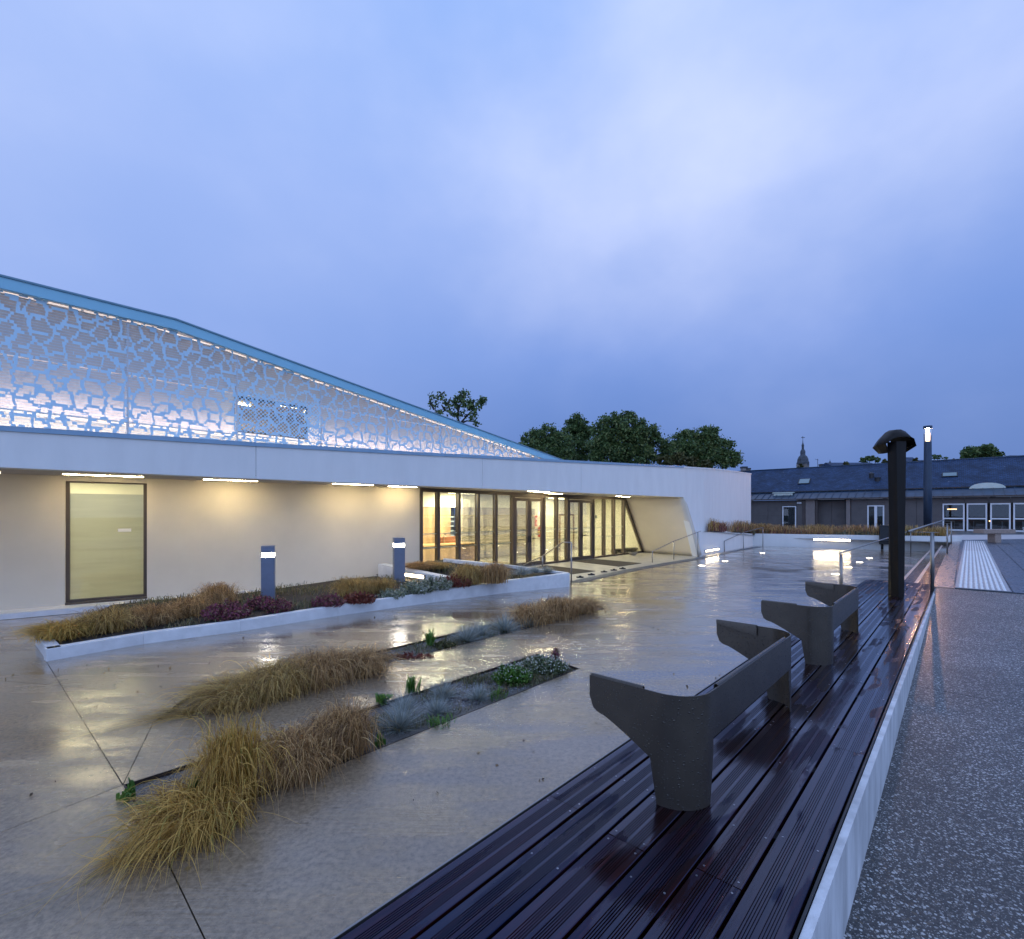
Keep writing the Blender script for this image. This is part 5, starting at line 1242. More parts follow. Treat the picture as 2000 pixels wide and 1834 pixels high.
# (inner wall is opened there)
for o in list(children(sb)):
    if o.name.startswith('inner_wall'): bpy.data.objects.remove(o)
b = MB(); wb(b, SB, ds, nsb, sx_(1380), s0-.41, .66, .75, .40, 2.95); b.build('inner_wall', M_brown, sb)
b = MB(); wb(b, SB, ds, nsb, s0+.25, s0+.8, 1.2, 1.4, 2.05, 2.12); b.build('room_lamp', emis('warm_room_lamp', (1,.55,.25), 5), sb)
b = MB(); wb(b, SB, ds, nsb, s0+2.6, s0+2.75, 2.0, 2.1, 1.15, 1.22); b.build('room_lamp', MATS['warm_room_lamp'], sb)
for k in range(3):
    c = SB+ds*(s0+1.2+2.6*k)+nsb*1.6+Vector((0,0,.46)); t = thing('classroom_table', ('red topped table seen through the leftmost window bay of the slate roofed building','red topped table seen through the middle window bays of the slate roofed building','red topped table seen through the rightmost window bay of the slate roofed building')[k], 'table', c)
    b = MB(); b.obox(c-ds*.6-nsb*.3+Vector((0,0,.72)), ds*1.2, nsb*.6, (0,0,.03)); b.build('tabletop', mat('red_tabletop', (.30,.05,.03), .4), t)
    for i in (-1,1):
        for j in (-1,1): p = c+ds*.54*i+nsb*.25*j; b = MB(); b.tube([p, p+Vector((0,0,.72))], .02, 6); b.build('leg', M_steel, t)
def roof_plane(b, s0, s1, o0, o1, z0, z1, u0=0):
    L = math.hypot(o1-o0, z1-z0)
    b.add([SB+ds*s0+nsb*o0+Vector((0,0,z0)), SB+ds*s1+nsb*o0+Vector((0,0,z0)), SB+ds*s1+nsb*o1+Vector((0,0,z1)), SB+ds*s0+nsb*o1+Vector((0,0,z1))], [(0,1,2,3)], [(s0,0),(s1,0),(s1,L),(s0,L)])
sL, sR = sx_(1380), sx_(2140)
b = MB(); roof_plane(b, sL, sR, -.40, 1.35, 3.04, 3.70); o = b.build('metal_roof', M_zinc, sb); o.modifiers.new('t','SOLIDIFY').thickness = .03
s = sL+.2
seam_me = None
while s < sR:
    q = MB(); p0 = SB+ds*s+nsb*-.42+Vector((0,0,3.065)); p1 = SB+ds*s+nsb*1.3+Vector((0,0,3.71)); q.beam(p0, p1, .03, .05); q.build('roof_seam', M_zinc, sb); s += .55
b = MB(); wb(b, SB, ds, nsb, sL, sR, -.46, -.40, 2.96, 3.06); b.build('gutter', M_brown, sb)
b = MB(); roof_plane(b, sL, sR, 1.25, 4.5, 3.78, 6.15); o = b.build('slate_roof', M_slate, sb); o.modifiers.new('t','SOLIDIFY').thickness = .04
b = MB(); roof_plane(b, sL, sR, 7.8, 4.52, 3.9, 6.15); b.build('rear_slate_roof', M_slate, sb)
b = MB(); wb(b, SB, ds, nsb, sL, sR, 4.42, 4.58, 6.12, 6.20); b.build('ridge', M_zinc, sb)
b = MB(); wb(b, SB, ds, nsb, sL, sR, 1.22, 1.30, 3.70, 3.79); b.build('flashing', M_dark, sb)
sln = (6.15-3.78)/(4.5-1.25)
def on_roof(px, py):                          # point of the slate slope seen at a pixel
    kx, kz = (px-1000)/FOC, -(py-HOR)/FOC     # X = kx D, z = EYE + kz D ; offset o = (P-SB).nsb ; z = 3.78+(o-1.25)*sln
    A = kx*nsb.x+nsb.y; B_ = -(SB.x*nsb.x+SB.y*nsb.y)
    D = (3.78-EYE+(B_-1.25)*sln)/(kz-A*sln); return Vector((kx*D, D, EYE+kz*D))
sl_up = (nsb+Vector((0,0,sln))).normalized(); sl_n = ds.cross(sl_up).normalized()
M_skyl = mat('skylight_glass', (.12,.20,.22), .08, .0, var=.03, coat=1, coat_r=.03)
for (x, y, w, h) in ((1571,941,.95,.85),(1855,928,.95,.60)):
    c = on_roof(x, y); b = MB(); b.obox(c-ds*w/2-sl_up*h/2, ds*w, sl_up*h, sl_n*.08); fo = b.build('skylight_frame', M_dark, sb)
    b = MB(); b.obox(c-ds*(w/2-.07)-sl_up*(h/2-.07)+sl_n*.081, ds*(w-.14), sl_up*(h-.14), sl_n*.01); b.build('skylight_glass', M_skyl, fo)
for (x, y, r_, h) in ((1702,932,.17,.42),(1714,938,.2,.25)):
    c = on_roof(x, y); b = MB(); b.lathe(c, [(r_,-.2),(r_,h*.6),(r_*1.25,h*.62),(r_*1.25,h*.75),(.03,h)] if h > .3 else [(r_,-.2),(r_,h*.6),(r_*1.2,h*.7),(r_*1.2,h)], 12); b.build('roof_vent', M_dark, sb)
# dome roof light and curb light on the metal eaves
p = SB+ds*sx_(1928,1.2)+nsb*1.1+Vector((0,0,3.62)); b = MB(); nn = 12
for i in range(nn+1):
    a = math.pi*i/nn
    for j in range(2): b.v.append(tuple(p+ds*(-.98*math.cos(a))+Vector((0,0,.42*math.sin(a)))+nsb*(j*.9)))
for i in range(nn): b.f.append((2*i, 2*i+2, 2*i+3, 2*i+1))
b.f.append(tuple(range(0,2*nn+2,2))); o = b.build('dome_roof_light', mat('milky_dome', (.55,.62,.55), .25, var=.05), sb)
p = SB+ds*sx_(1512,.8)+nsb*.6+Vector((0,0,3.40)); b = MB(); b.obox(p, ds*1.55, nsb*.8, (0,0,.22)); b.obox(p-ds*.08-nsb*.08+Vector((0,0,.221)), ds*1.71, nsb*.96, (0,0,.08)); b.build('box_roof_light', MATS['milky_dome'], sb)
p = SB+ds*sx_(1557)+Vector((0,0,2.62))-nsb*.14; b = MB(); b.obox(p, ds*.36, nsb*.12, (0,0,.14)); b.build('wall_light', mat('pale_lamp_cover', (.5,.52,.55), .4), sb)
# slim white rack in front of the windows
c = Vector((34.2,32.8,.46)); t = thing('white_rack', 'low rack of slanted white bars in front of the rightmost windows', 'rack', c)
for k in range(9):
    p = c+Vector((.16*k,0,0)); b = MB(); b.beam(p, p+Vector((-.10,0,.34)), .05, .02); b.build('bar', M_white, t)
b = MB(); b.beam(c+Vector((-.1,.02,.35)), c+Vector((1.3,.02,.35)), .03, .03); b.build('top_rail', M_white, t)
c = Vector(((1942-1000)/FOC*21.6, 21.6, .48)); t = thing('stone_bench', 'pinkish stone slab bench on one pedestal at the far end of the terrace', 'bench', c)
MB().box(c.x-.70,c.x+.70,c.y-.24,c.y+.24,.88,1.06).build('seat_slab', mat('pink_granite', (.34,.25,.20), .4, var=.15, vs=20), t, bevel=.01); MB().box(c.x-.13,c.x+.13,c.y-.18,c.y+.18,.48,.879).build('pedestal', MATS['pink_granite'], t, bevel=.006)
b = MB(); P = [Vector((19.6,24.4,0)), Vector((21.3,23.5,0)), Vector((25.5,24.6,0)), Vector((34,27,0)), Vector((36,30,0)), Vector((24,29,0))]
b.prism([(p.x,p.y) for p in P], .44, .4835); struct(b.build('pavement', mat('pale_far_paving', (.50,.47,.46), .45, var=.06, vs=2)))
# ---- town beyond
def house(name, label, x0, x1, ye, yr, D, m=M_slate, wallz=None, dep=8, hip=0.0):
    k = D/FOC; X0, X1 = (x0-1000)*k, (x1-1000)*k; ze, zr = EYE+(HOR-ye)*k, EYE+(HOR-yr)*k
    t = thing(name, label, 'house', ((X0+X1)/2, D, .46))
    MB().box(X0+.2, X1-.2, D+.3, D+dep-.3, .3, ze).build('wall', mat('grey_town_wall', (.22,.20,.18), .8, var=.1), t)
    b = MB(); h = hip*(X1-X0); L = math.hypot(dep/2, zr-ze)
    b.add([(X0,D,ze),(X1,D,ze),(X1-h,D+dep/2,zr),(X0+h,D+dep/2,zr),(X0,D+dep,ze),(X1,D+dep,ze)], [(0,1,2,3),(5,4,3,2),(1,5,2),(4,0,3),(0,4,5,1)],
          [(X0,0),(X1,0),(X1-h,L),(X0+h,L),(X1,0),(X0,0),(X0,L),(X1,L),(0,0),(1,0),(.5,1),(0,0),(1,0),(.5,1),(0,0),(0,1),(1,1),(1,0)]); b.build('roof', m, t)
    return t, k
def chimney(t, x, y0, y1, w, D, dy=2):
    k = D/FOC; X = (x-1000)*k; MB().box(X-w/2, X+w/2, D+dy, D+dy+.7, EYE+(HOR-y0)*k, EYE+(HOR-y1)*k-.25).build('chimney', mat('chimney_render', (.26,.23,.21), .8), t)
    MB().box(X-w/2-.06, X+w/2+.06, D+dy-.06, D+dy+.76, EYE+(HOR-y1)*k-.249, EYE+(HOR-y1)*k).build('chimney_cap', M_dark, t)
house('town_house', 'slate roof rising just left of the steel mast above the taupe building', 1646, 1740, 920, 898, 72)
t, k = house('town_house', 'slate gable between the steel mast and the street lamp', 1772, 1812, 912, 889, 80, dep=6)
house('town_house', 'long pale slate roof right of the street lamp below the far dark tree', 1800, 1932, 915, 893, 76, hip=.06)
t, k = house('town_house', 'slate roof with two chimneys at the right edge of the picture', 1945, 2060, 915, 896, 70); chimney(t, 1966, 905, 892, .7, 70, 1); chimney(t, 1996, 905, 888, 1.3, 70, 1)
t, k = house('town_house', 'small low roof with a chimney stack and aerial between the church and the mast', 1604, 1650, 920, 911, 85, dep=5); chimney(t, 1609, 922, 906, .8, 85, 0)
kx = 85/FOC; MB().tube([((1604-1000)*kx, 86, 6), ((1604-1000)*kx, 86, EYE+(HOR-895)*kx)], .04, 5).add(*(lambda c: ([c+Vector(q) for q in ((-.5,0,-.05),(.2,0,-.25),(.2,0,-.2),(-.5,0,0))], [(0,1,2,3)]))(Vector(((1604-1000)*kx, 86, EYE+(HOR-895)*kx)))).build('aerial', M_dark, t)
t, k = house('town_house', 'dark house roof with chimneys just above the right end of the white wall', 1444, 1476, 925, 918, 75, dep=5); chimney(t, 1455, 922, 911, .7, 75, 0); chimney(t, 1462, 922, 914, .6, 75, 0)
D = 150; k = D/FOC; c = Vector(((1568-1000)*k, D, 0)); z = lambda y: EYE+(HOR-y)*k; px = lambda w: w*k*.84
M_ch = mat('dark_church_slate', (.05,.06,.075), .6, var=.2, vs=.8)
ch = thing('church_tower', 'distant church tower with a tiered onion spire and weathervane', 'church', c+Vector((0,0,.4)))
MB().lathe(c, [(px(15),0),(px(15),z(909)),(px(16),z(908)),(px(14),z(907))], 4).build('tower_shaft', mat('church_stone', (.20,.17,.15), .8, var=.15), ch)
MB().lathe(c, [(px(13),z(908)),(px(13.5),z(904)),(px(12),z(901)),(px(11.5),z(897)),(px(9),z(892)),(px(5.5),z(889)),(px(5),z(886)),(px(5.6),z(885)),(px(5.2),z(881)),(px(3.2),z(878)),(px(2.5),z(877)),(px(2.5),z(871)),(px(3),z(870)),(px(2.2),z(868)),(px(.9),z(865)),(px(.6),z(861)),(px(.2),z(856))], 8).build('spire', M_ch, ch)
for i in range(6): a = math.pi*i/3; q = c+Vector((math.cos(a)*px(2.6), math.sin(a)*px(2.6), 0)); MB().tube([q+Vector((0,0,z(886))), q+Vector((0,0,z(880)))], px(.6), 6).build('lantern_post', M_ch, ch)
MB().tube([c+Vector((0,0,z(857))), c+Vector((0,0,z(852)))], .08, 5).box(c.x-.5,c.x+.6,D-.05,D+.05,z(855),z(854)).build('weathervane', M_dark, ch)
c2 = Vector(((1621-1000)*.12, .12*FOC, 0)); tag(MB().lathe(c2, [(.55,0),(.55,EYE+(HOR-911)*.12),(.7,EYE+(HOR-910)*.12),(.05,EYE+(HOR-900)*.12),(.02,EYE+(HOR-897)*.12)], 6).build('turret', M_ch), 'tiny pointed turret right of the church tower on the skyline', 'turret')
# ================================================================== TREES
M_leafd = blade_mat('dark_oak_leaf', [(0,(.035,.07,.025)),(.45,(.08,.135,.04)),(.8,(.15,.205,.06)),(1,(.22,.23,.08))], .5, .2)
M_leafy = blade_mat('yellow_green_leaf', [(0,(.045,.05,.015)),(.5,(.08,.085,.025)),(1,(.13,.11,.035))], .55, .2)
M_bark = mat('dark_bark', (.045,.038,.03), .9, var=.3, vs=6, bump=.6, bs=20)
def tree(name, label, D, lumps, leaf, n, seed, base_z=.4, trunk=None, m=M_leafd, group=None, spread=.42):
    """lumps: (px, py, radius px) seen at distance D; leaves gather in clumps on the lumps"""
    k = D/FOC; g = np.random.default_rng(seed); L = [(Vector(((x-1000)*k, D+g.uniform(-1,1)*r*k*.6, EYE+(HOR-y)*k)), r*k) for x, y, r in lumps]
    tx = trunk if trunk is not None else sum(x for x, y, r in lumps)/len(lumps); base = Vector(((tx-1000)*k, D, base_z))
    t = thing(name, label, 'tree', base, group); C_ = []
    tot = sum(r**2 for c, r in L)
    b = MB(); hub = base+Vector((0,0,max(1.2, (min(c.z-r for c, r in L)-base_z)*.75)))
    b.tube([base, base.lerp(hub,.5)+Vector((.1,0,0)), hub], [.32,.26,.22], 8)
    for c, r in L: mid = hub.lerp(c,.5)+Vector(g.uniform(-.3,.3,3)); b.tube([hub, mid, c], [.15,.09,.04], 6)
    b.build('trunk', M_bark, t)
    for c, r in L:
        m_ = int(n*r*r/tot); nc = max(8, int(m_/55)); 
        d = g.normal(size=(nc,3)); d /= np.linalg.norm(d,axis=1)[:,None]; rad = r*(g.uniform(.25,1.0,nc)**.45)[:,None]*np.array([1,1,.85])
        cc = np.array(c)+d*rad
        for q in cc:
            kk = max(4, m_//nc); C_.append(q+g.normal(0, r*spread*.42*g.uniform(.5,1.2), (kk,3))*np.array([1,1,.7]))
    C_ = np.concatenate(C_)-np.array(base); leaves('crown', m, t, C_, leaf, seed)
    return t
tree('oak_tree', 'dark spreading tree at the left end of the row behind the white building', 46, [(1040,862,24),(1066,850,26),(1020,882,20),(1092,868,30),(1055,890,30),(1100,895,25)], .155, 17000, 1, group='trees behind the white building')
tree('oak_tree', 'tall narrow dark tree rising between the left spreading tree and the broad central tree', 50, [(1126,830,20),(1118,850,24),(1140,845,22),(1130,880,28)], .155, 13000, 2, group='trees behind the white building')
tree('oak_tree', 'broad dark tree in the middle of the row behind the white building', 44, [(1190,838,30),(1225,832,28),(1260,850,30),(1215,865,40),(1175,870,30),(1285,878,28),(1240,895,34),(1180,895,30)], .155, 27000, 3, group='trees behind the white building')
tree('oak_tree', 'rounded dark tree at the right end of the row behind the white building', 46, [(1345,862,28),(1380,856,26),(1412,875,26),(1330,885,26),(1375,890,36),(1420,898,22)], .155, 23000, 4, group='trees behind the white building')
tree('hedge_tree', 'low yellowish green bushy tree in front of the rounded dark tree', 40, [(1325,895,14),(1350,902,13),(1300,902,14),(1378,908,10)], .15, 6000, 5, m=M_leafy)
tree('far_tree', 'dark double crowned tree on the skyline at the right above the slate roofs', 85, [(1900,884,14),(1922,880,15),(1936,890,12),(1888,892,12),(1912,892,16)], .32, 7000, 6)
tree('far_tree', 'small low dark tree just left of the steel mast on the skyline', 95, [(1690,897,7),(1702,894,7),(1712,898,6)], .3, 1200, 7)
tree('far_tree', 'thin wispy tree crown just right of the street lamp on the skyline', 95, [(1822,893,6),(1834,892,6),(1844,895,4)], .22, 350, 8)
for k, (x, y, w, lab) in enumerate(((1563,913,7,'small conical bush in front of the church tower above the ridge'),(1652,909,8,'round bush above the ridge between the church and the mast'),(1727,905,7,'round bush above the ridge just left of the mast'),(1788,901,6,'small conical bush above the ridge between mast and street lamp'),(1863,903,6,'small low bush above the ridge left of the far dark tree'),(1938,899,8,'small yellowish bush above the ridge at the foot of the far dark tree'))):
    tree('bush', lab, 58, [(x,y+4,w),(x+1,y-1,w*.7),(x,y-5,w*.4)], .16, 700, 20+k, m=M_leafy, group='bushes behind the slate ridge')
# lone tree with open twisted limbs
D = 38; k = D/FOC; P_ = lambda x, y, dd=0: Vector(((x-1000)*k, D+dd, EYE+(HOR-y)*k))
lt = thing('open_crowned_tree', 'lone tree with twisted bare limbs and sparse foliage rising behind the sloping roof', 'tree', Vector(((893-1000)*k, D, .4)))
b = MB(); b.tube([Vector(((893-1000)*k,D,.4)), P_(895,850), P_(898,828)], [.22,.15,.13], 8)
limbs = [[(898,828),(893,812),(880,806),(868,800),(856,808),(848,800),(850,782),(858,774),(862,768)],[(893,812),(898,795),(906,782),(900,768)],[(898,828),(908,815),(922,800),(936,792),(948,784)],[(880,806),(876,790),(882,778)],[(908,815),(918,808),(930,812)],[(868,800),(862,790)],[(898,795),(888,784)],[(922,800),(925,785)],[(848,800),(842,790),(840,778)],[(898,828),(912,822),(924,824)],[(858,774),(868,764)]]
for i, l_ in enumerate(limbs):
    g_ = random.Random(i); dd = g_.uniform(-1.2,1.2); n = len(l_); b.tube([P_(x,y,dd*j/n) for j,(x,y) in enumerate(l_)], [max(.02,.085*(1-j/n)) for j in range(n)], 6)
b.build('trunk', M_bark, lt)
C_ = []
for (x,y,r,n) in ((905,775,10,380),(918,785,10,320),(890,785,10,330),(940,788,8,260),(932,800,9,240),(872,785,8,220),(905,797,12,380),(848,790,6,130),(846,778,5,110),(925,815,9,200),(880,800,9,220),(912,765,7,160),(895,812,9,220),(922,823,6,110),(898,822,7,120),(862,772,4,50),(858,806,5,90),(947,782,4,70)):
    g_ = np.random.default_rng(int(x*7+y))
    for q in range(max(2,n//60)):
        c = np.array(P_(x+g_.normal(0,r*.55), y+g_.normal(0,r*.5), g_.normal(0,r*k*.7))); C_.append(c+g_.normal(0,.15,(28,3)))
leaves('crown', M_leafd, lt, np.concatenate(C_)-np.array(lt.location), .15, 9)
# ================================================================== GRASSES AND PLANTS
M_g1 = blade_mat('straw_brown_grass', [(0,(.09,.05,.02)),(.35,(.36,.21,.06)),(.7,(.62,.39,.11)),(.9,(.76,.54,.19)),(1,(.20,.20,.05))], .5, .25)
M_g2 = blade_mat('reddish_brown_grass', [(0,(.08,.045,.025)),(.4,(.34,.19,.07)),(.75,(.60,.35,.13)),(1,(.78,.53,.24))], .5, .25)
M_gold = blade_mat('golden_grass', [(0,(.14,.07,.018)),(.4,(.52,.30,.06)),(.8,(.84,.52,.13)),(1,(.26,.25,.05))], .5, .25)
M_fesc = blade_mat('blue_fescue', [(0,(.14,.17,.15)),(.5,(.30,.34,.32)),(.85,(.50,.54,.52)),(1,(.45,.38,.22))], .5, .2)
M_heath = blade_mat('purple_heather', [(0,(.16,.03,.06)),(.35,(.22,.05,.10)),(.6,(.30,.11,.09)),(.8,(.10,.10,.04)),(1,(.34,.20,.15))], .6, .2)
M_red = MATS['red_enamel']
M_redl = blade_mat('dark_red_heather', [(0,(.12,.02,.015)),(.5,(.22,.045,.03)),(1,(.20,.10,.06))], .6, .2)
M_silv = blade_mat('silvery_green_heather', [(0,(.10,.13,.06)),(.5,(.22,.25,.15)),(.8,(.42,.43,.36)),(1,(.55,.55,.50))], .6, .2)
M_grn = blade_mat('fresh_green_leaf', [(0,(.04,.11,.015)),(.6,(.09,.20,.03)),(1,(.16,.28,.05))], .4, .3)
M_wfl = blade_mat('white_flower', [(0,(.6,.6,.5)),(1,(.75,.75,.68))], .6, .2)
def plant(fn_name, c, label, cat, m, group=None, **kw):
    o = blades(fn_name, m, None, None, **kw); o.location = c; return tag(o, label, cat, group)
GA = 'brown grass tufts in the planting strips'
def gp(x, y, z=0): v = G(x, y, z); return v
tufts = [
 ((396,1612,-.02), dict(n=2200,R=.40,H=.22,wid=.0046,lean=(-.10,-.12),r0=.10,fall=(.7,1.0),lock=34), M_gold, 'golden combed grass tuft at the near left end of the front planting strip'),
 ((455,1560,-.02), dict(n=1600,R=.38,H=.46,wid=.0046,lean=(.02,-.10),r0=.06,rr=(.1,1.0),fall=(.6,1.0),lock=34), M_gold, 'golden grass tuft drawn up to a pointed peak in the front planting strip'),
 ((580,1512,-.02), dict(n=1900,R=.40,H=.28,wid=.0046,lean=(-.03,-.05),r0=.08,fall=(.7,1.0),lock=30), M_g2, 'brown grass tuft behind the pointed golden tuft in the front planting strip'),
 ((672,1462,-.02), dict(n=1800,R=.36,H=.31,wid=.0046,lean=(-.02,-.05),r0=.08,fall=(.65,1.0),lock=30), M_g2, 'reddish brown upright tuft next to the blue fescues in the front planting strip'),
 ((470,1372,-.02), dict(n=2000,R=.46,H=.22,fall=(.7,1.0),lock=28,wid=.005,lean=(-.20,-.10),r0=.13), M_g1, 'flattened tan grass tuft at the near left end of the second planting strip'),
 ((545,1350,-.02), dict(n=2200,R=.46,H=.27,fall=(.7,1.0),lock=28,wid=.005,lean=(-.05,-.05),r0=.12), M_g1, 'tan grass tuft second from the left in the second planting strip'),
 ((625,1330,-.02), dict(n=2200,R=.44,H=.30,fall=(.7,1.0),lock=28,wid=.005,lean=(.0,-.05),r0=.12), M_g2, 'brown grass tuft in the middle of the second planting strip'),
 ((700,1312,-.02), dict(n=2000,R=.46,H=.23,fall=(.7,1.0),lock=28,wid=.005,lean=(.08,-.03),r0=.12), M_g2, 'brown grass tuft right before the bare steel edging in the second planting strip'),
 ((1040,1216,-.02), dict(n=1500,R=.48,H=.28,fall=(.7,1.0),lock=24,wid=.006,lean=(-.10,-.05),r0=.12), M_g2, 'purplish brown tuft third from the far tip of the second planting strip'),
 ((1088,1205,-.02), dict(n=1700,R=.48,H=.31,fall=(.7,1.0),lock=24,wid=.006,lean=(.0,-.03),r0=.12), M_g2, 'purplish brown tuft second from the far tip of the second planting strip'),
 ((1132,1194,-.02), dict(n=1500,R=.50,H=.25,fall=(.7,1.0),lock=24,wid=.006,lean=(.10,-.02),r0=.12), M_g2, 'purplish brown tuft at the far tip of the second planting strip')]
for i, (c, kw, m, lab) in enumerate(tufts): plant('grass_tuft', gp(*c[:2])+Vector((0,0,-.02)), lab, 'grass tuft', m, GA, seed=100+i, curl=.16, segs=7, **kw)
plant('grass_strands', gp(262,1668), 'loose golden strands matted on the concrete at the near tip of the front planting strip', 'dry grass', M_gold, None, n=260, R=.34, H=.030, wid=.003, lean=(-.02,-.12), r0=.06, seed=7, curl=.7, fall=(.8,1), segs=9)
plant('grass_strands', gp(372,1392), 'thin trail of flattened strands on the concrete left of the second planting strip', 'dry grass', M_g1, None, n=160, R=.40, H=.03, wid=.004, lean=(-.50,-.25), r0=.05, seed=8, curl=.3, fall=(.8,1), segs=8)
GB = 'grass tufts in the kerbed planter'
for i, (x, y, z, R_, H_, n, m, lab) in enumerate((
 (120,1246,.12,.66,.30,1800,M_gold,'straw grass tuft spilling over the left end of the white kerb'),
 (208,1232,.12,.58,.36,1700,M_g1,'second grass tuft from the left end of the kerbed planter under the frosted window'),
 (300,1218,.12,.55,.38,1700,M_g2,'third grass tuft from the left end of the kerbed planter'),
 (372,1203,.12,.52,.38,1500,M_g2,'brown grass tuft left of the big purple heather in the kerbed planter'),
 (425,1185,.12,.50,.42,1900,M_g2,'tall grass tuft rising behind the big purple heather'),
 (688,1166,.14,.62,.44,2300,M_g1,'broad straw grass tuft left of the farther bollard light'),
 (740,1160,.15,.5,.34,1600,M_g1,'grass tuft close to the foot of the farther bollard light'),
 (820,1112,.44,.62,.20,1500,M_g2,'low olive brown tuft on the raised bed above the small lit wall'),
 (855,1110,.42,.55,.18,1300,M_g1,'low tuft on the raised bed in front of the kitchen counter panes'),
 (915,1140,.26,.52,.50,2300,M_g1,'tall straw tuft in the wedge planter left of the entrance doors'),
 (965,1138,.28,.55,.46,2300,M_g2,'tall brown tuft in the wedge planter nearest the entrance doors'))):
    c = G(x, y, z); plant('grass_tuft', c, lab, 'grass tuft', m, GB, n=n, R=R_*.80, H=.80*H_*(.80,1.0,.86,.92,1.1,.95,1,1,1,.95,1.05)[i], wid=.006, lean=(-.1 if i == 0 else 0,-.04), r0=.10, seed=200+i, curl=.16, segs=6, fall=(.65,1.0), lock=26)
# fescues
fz = [((780,1418),.20,.20,900,'large blue fescue beside the reddish brown tuft in the front strip'),((788,1384),.16,.16,600,'dark blue fescue behind the large one in the front strip'),((853,1388),.15,.15,600,'blue fescue in the middle of the front strip above the ferny green plant'),((866,1358),.17,.19,650,'blue fescue with pale flower stalks near the rear edge of the front strip'),((934,1362),.14,.15,600,'small blue fescue standing alone on the pale gravel of the front strip'),
      ((911,1250),.24,.22,600,'blue fescue leftmost of the row in the second strip'),((938,1240),.24,.24,550,'blue fescue second of the row in the second strip'),((985,1231),.26,.24,600,'blue fescue third of the row in the second strip'),((1030,1222),.2,.18,450,'blue fescue beside the purplish brown tufts in the second strip')]
for i, ((x, y), R_, H_, n, lab) in enumerate(fz): plant('blue_fescue', gp(x,y)+Vector((0,0,-.028)), lab, 'fescue', M_fesc, 'blue fescues', n=n, R=R_*1.35, H=R_*1.2, wid=.0028 if i < 5 else .005, r0=.012, seed=300+i, segs=3, spike=True)
plant('flower_stalks', gp(866,1358)+Vector((0,0,-.02)), 'sheaf of pale dry stalks rising from a fescue near the front strip rear edge', 'dry stalks', M_g1, None, n=34, R=.34, H=.46, wid=.002, r0=.02, seed=31, segs=3, spike=True)
for i, (x, y, z, R_) in enumerate(((1020,1122,.36,.32),(1045,1119,.35,.28),(1068,1117,.34,.22),(900,1142,.26,.22),(858,1106,.45,.2))):
    plant('blue_fescue', G(x,y,z), ('blue fescue in the right wedge of the white planter nearest the tall tufts','blue fescue in the middle of the right wedge of the white planter','small blue fescue closest to the right tip of the white planter','pale fescue in front of the tall straw tuft in the wedge planter','silvery fescue on the raised bed above the small lit wall')[i], 'fescue', M_fesc, 'blue fescues', n=420, R=R_, H=R_*.8, wid=.006, r0=.03, seed=340+i, segs=3, spike=True)
# green leafy plants
gz = [((803,1352),.14,.16,12,'upright broad leaved green plant at the rear edge of the front strip'),((748,1372),.16,.10,12,'low dandelion like plant just right of the reddish brown tuft'),((860,1412),.14,.06,26,'ferny green plant at the near edge of the front strip'),((968,1360),.12,.07,22,'ferny green plant right of the lone fescue'),((743,1450),.06,.07,24,'little bright green sprig at the foot of the large fescue'),((840,1258),.22,.16,16,'green leafy plant in the gap of the second strip'),((375,1600),.10,.30,9,'green blades poking out of the golden combed tuft'),((250,1560),.08,.10,10,'green weed at the near corner of the front strip')]
for i, ((x, y), R_, H_, n, lab) in enumerate(gz):
    plant('green_plant', gp(x,y)+Vector((0,0,-.02)), lab, 'plant', M_grn, None, n=n*3, R=R_, H=H_*1.2, wid=.022 if n < 20 else .009, r0=.02 if i not in (2,3) else .05, seed=400+i, fall=(.35,.7), segs=5, curl=.1)
def bush(c, rx, ry, rz_, n, size, m, label, name='heather', cat='heather', seed=0, group=None, stems=True):
    g = np.random.default_rng(seed); t = thing(name, label, cat, c, group)
    # sprigs: short upright shoots clad with small leaves
    ns = max(12, n//26); a = g.uniform(0,2*np.pi,ns); r = np.sqrt(g.uniform(0,1,ns)); bx, by = rx*r*np.cos(a), ry*r*np.sin(a)
    h = rz_*(1-.55*r*r)*g.uniform(.75,1.1,ns); P = []
    for i in range(ns):
        tt = g.uniform(.15,1,26)[:,None]; P.append(np.array([bx[i]*.75,by[i]*.75,0])+tt*np.array([bx[i]*.3,by[i]*.3,h[i]])+g.normal(0,size*.6,(26,3)))
    leaves('foliage', m, t, np.concatenate(P), size, seed, aspect=2.2)
    b = MB(); cc = Vector(c)
    for i in range(0, ns, 2): b.tube([cc+Vector((bx[i]*.5,by[i]*.5,0)), cc+Vector((bx[i]*1.02,by[i]*1.02,h[i]*.95))], .003, 3)
    b.build('stems', M_bark, t)
    return t
for i, (x, y, z, rx, rz_, n, m, lab) in enumerate((
 (444,1208,.13,.36,.26,4200,M_heath,'biggest purple and orange heather against the kerb left of the nearer bollard light'),
 (508,1190,.13,.24,.24,2200,M_heath,'purple heather at the left foot of the nearer bollard light'),
 (543,1194,.14,.26,.22,2400,M_heath,'purple heather at the right foot of the nearer bollard light'),
 (641,1184,.16,.27,.22,2000,M_heath,'purple heather alone against the kerb between the two bollard lights'),
 (703,1178,.17,.27,.22,1800,M_redl,'dull red heather under the broad straw tuft near the kerb'),
 (812,1158,.20,.36,.24,2400,M_silv,'silvery heather just right of the farther bollard light'),
 (850,1152,.22,.36,.30,2600,M_silv,'silvery green heather between the farther bollard light and the red one'),
 (888,1145,.24,.40,.26,2600,M_redl,'dark red heather in the wedge planter in front of the tall tufts'),
 (765,1166,.17,.3,.16,1300,M_silv,'low grey green heather in front of the farther bollard light'))):
    bush(G(x,y,z), rx, rx*.8, rz_, n, .022, m, lab, seed=500+i, group='heathers in the white planter')
wf = gp(1045,1318)+Vector((0,0,-.03))
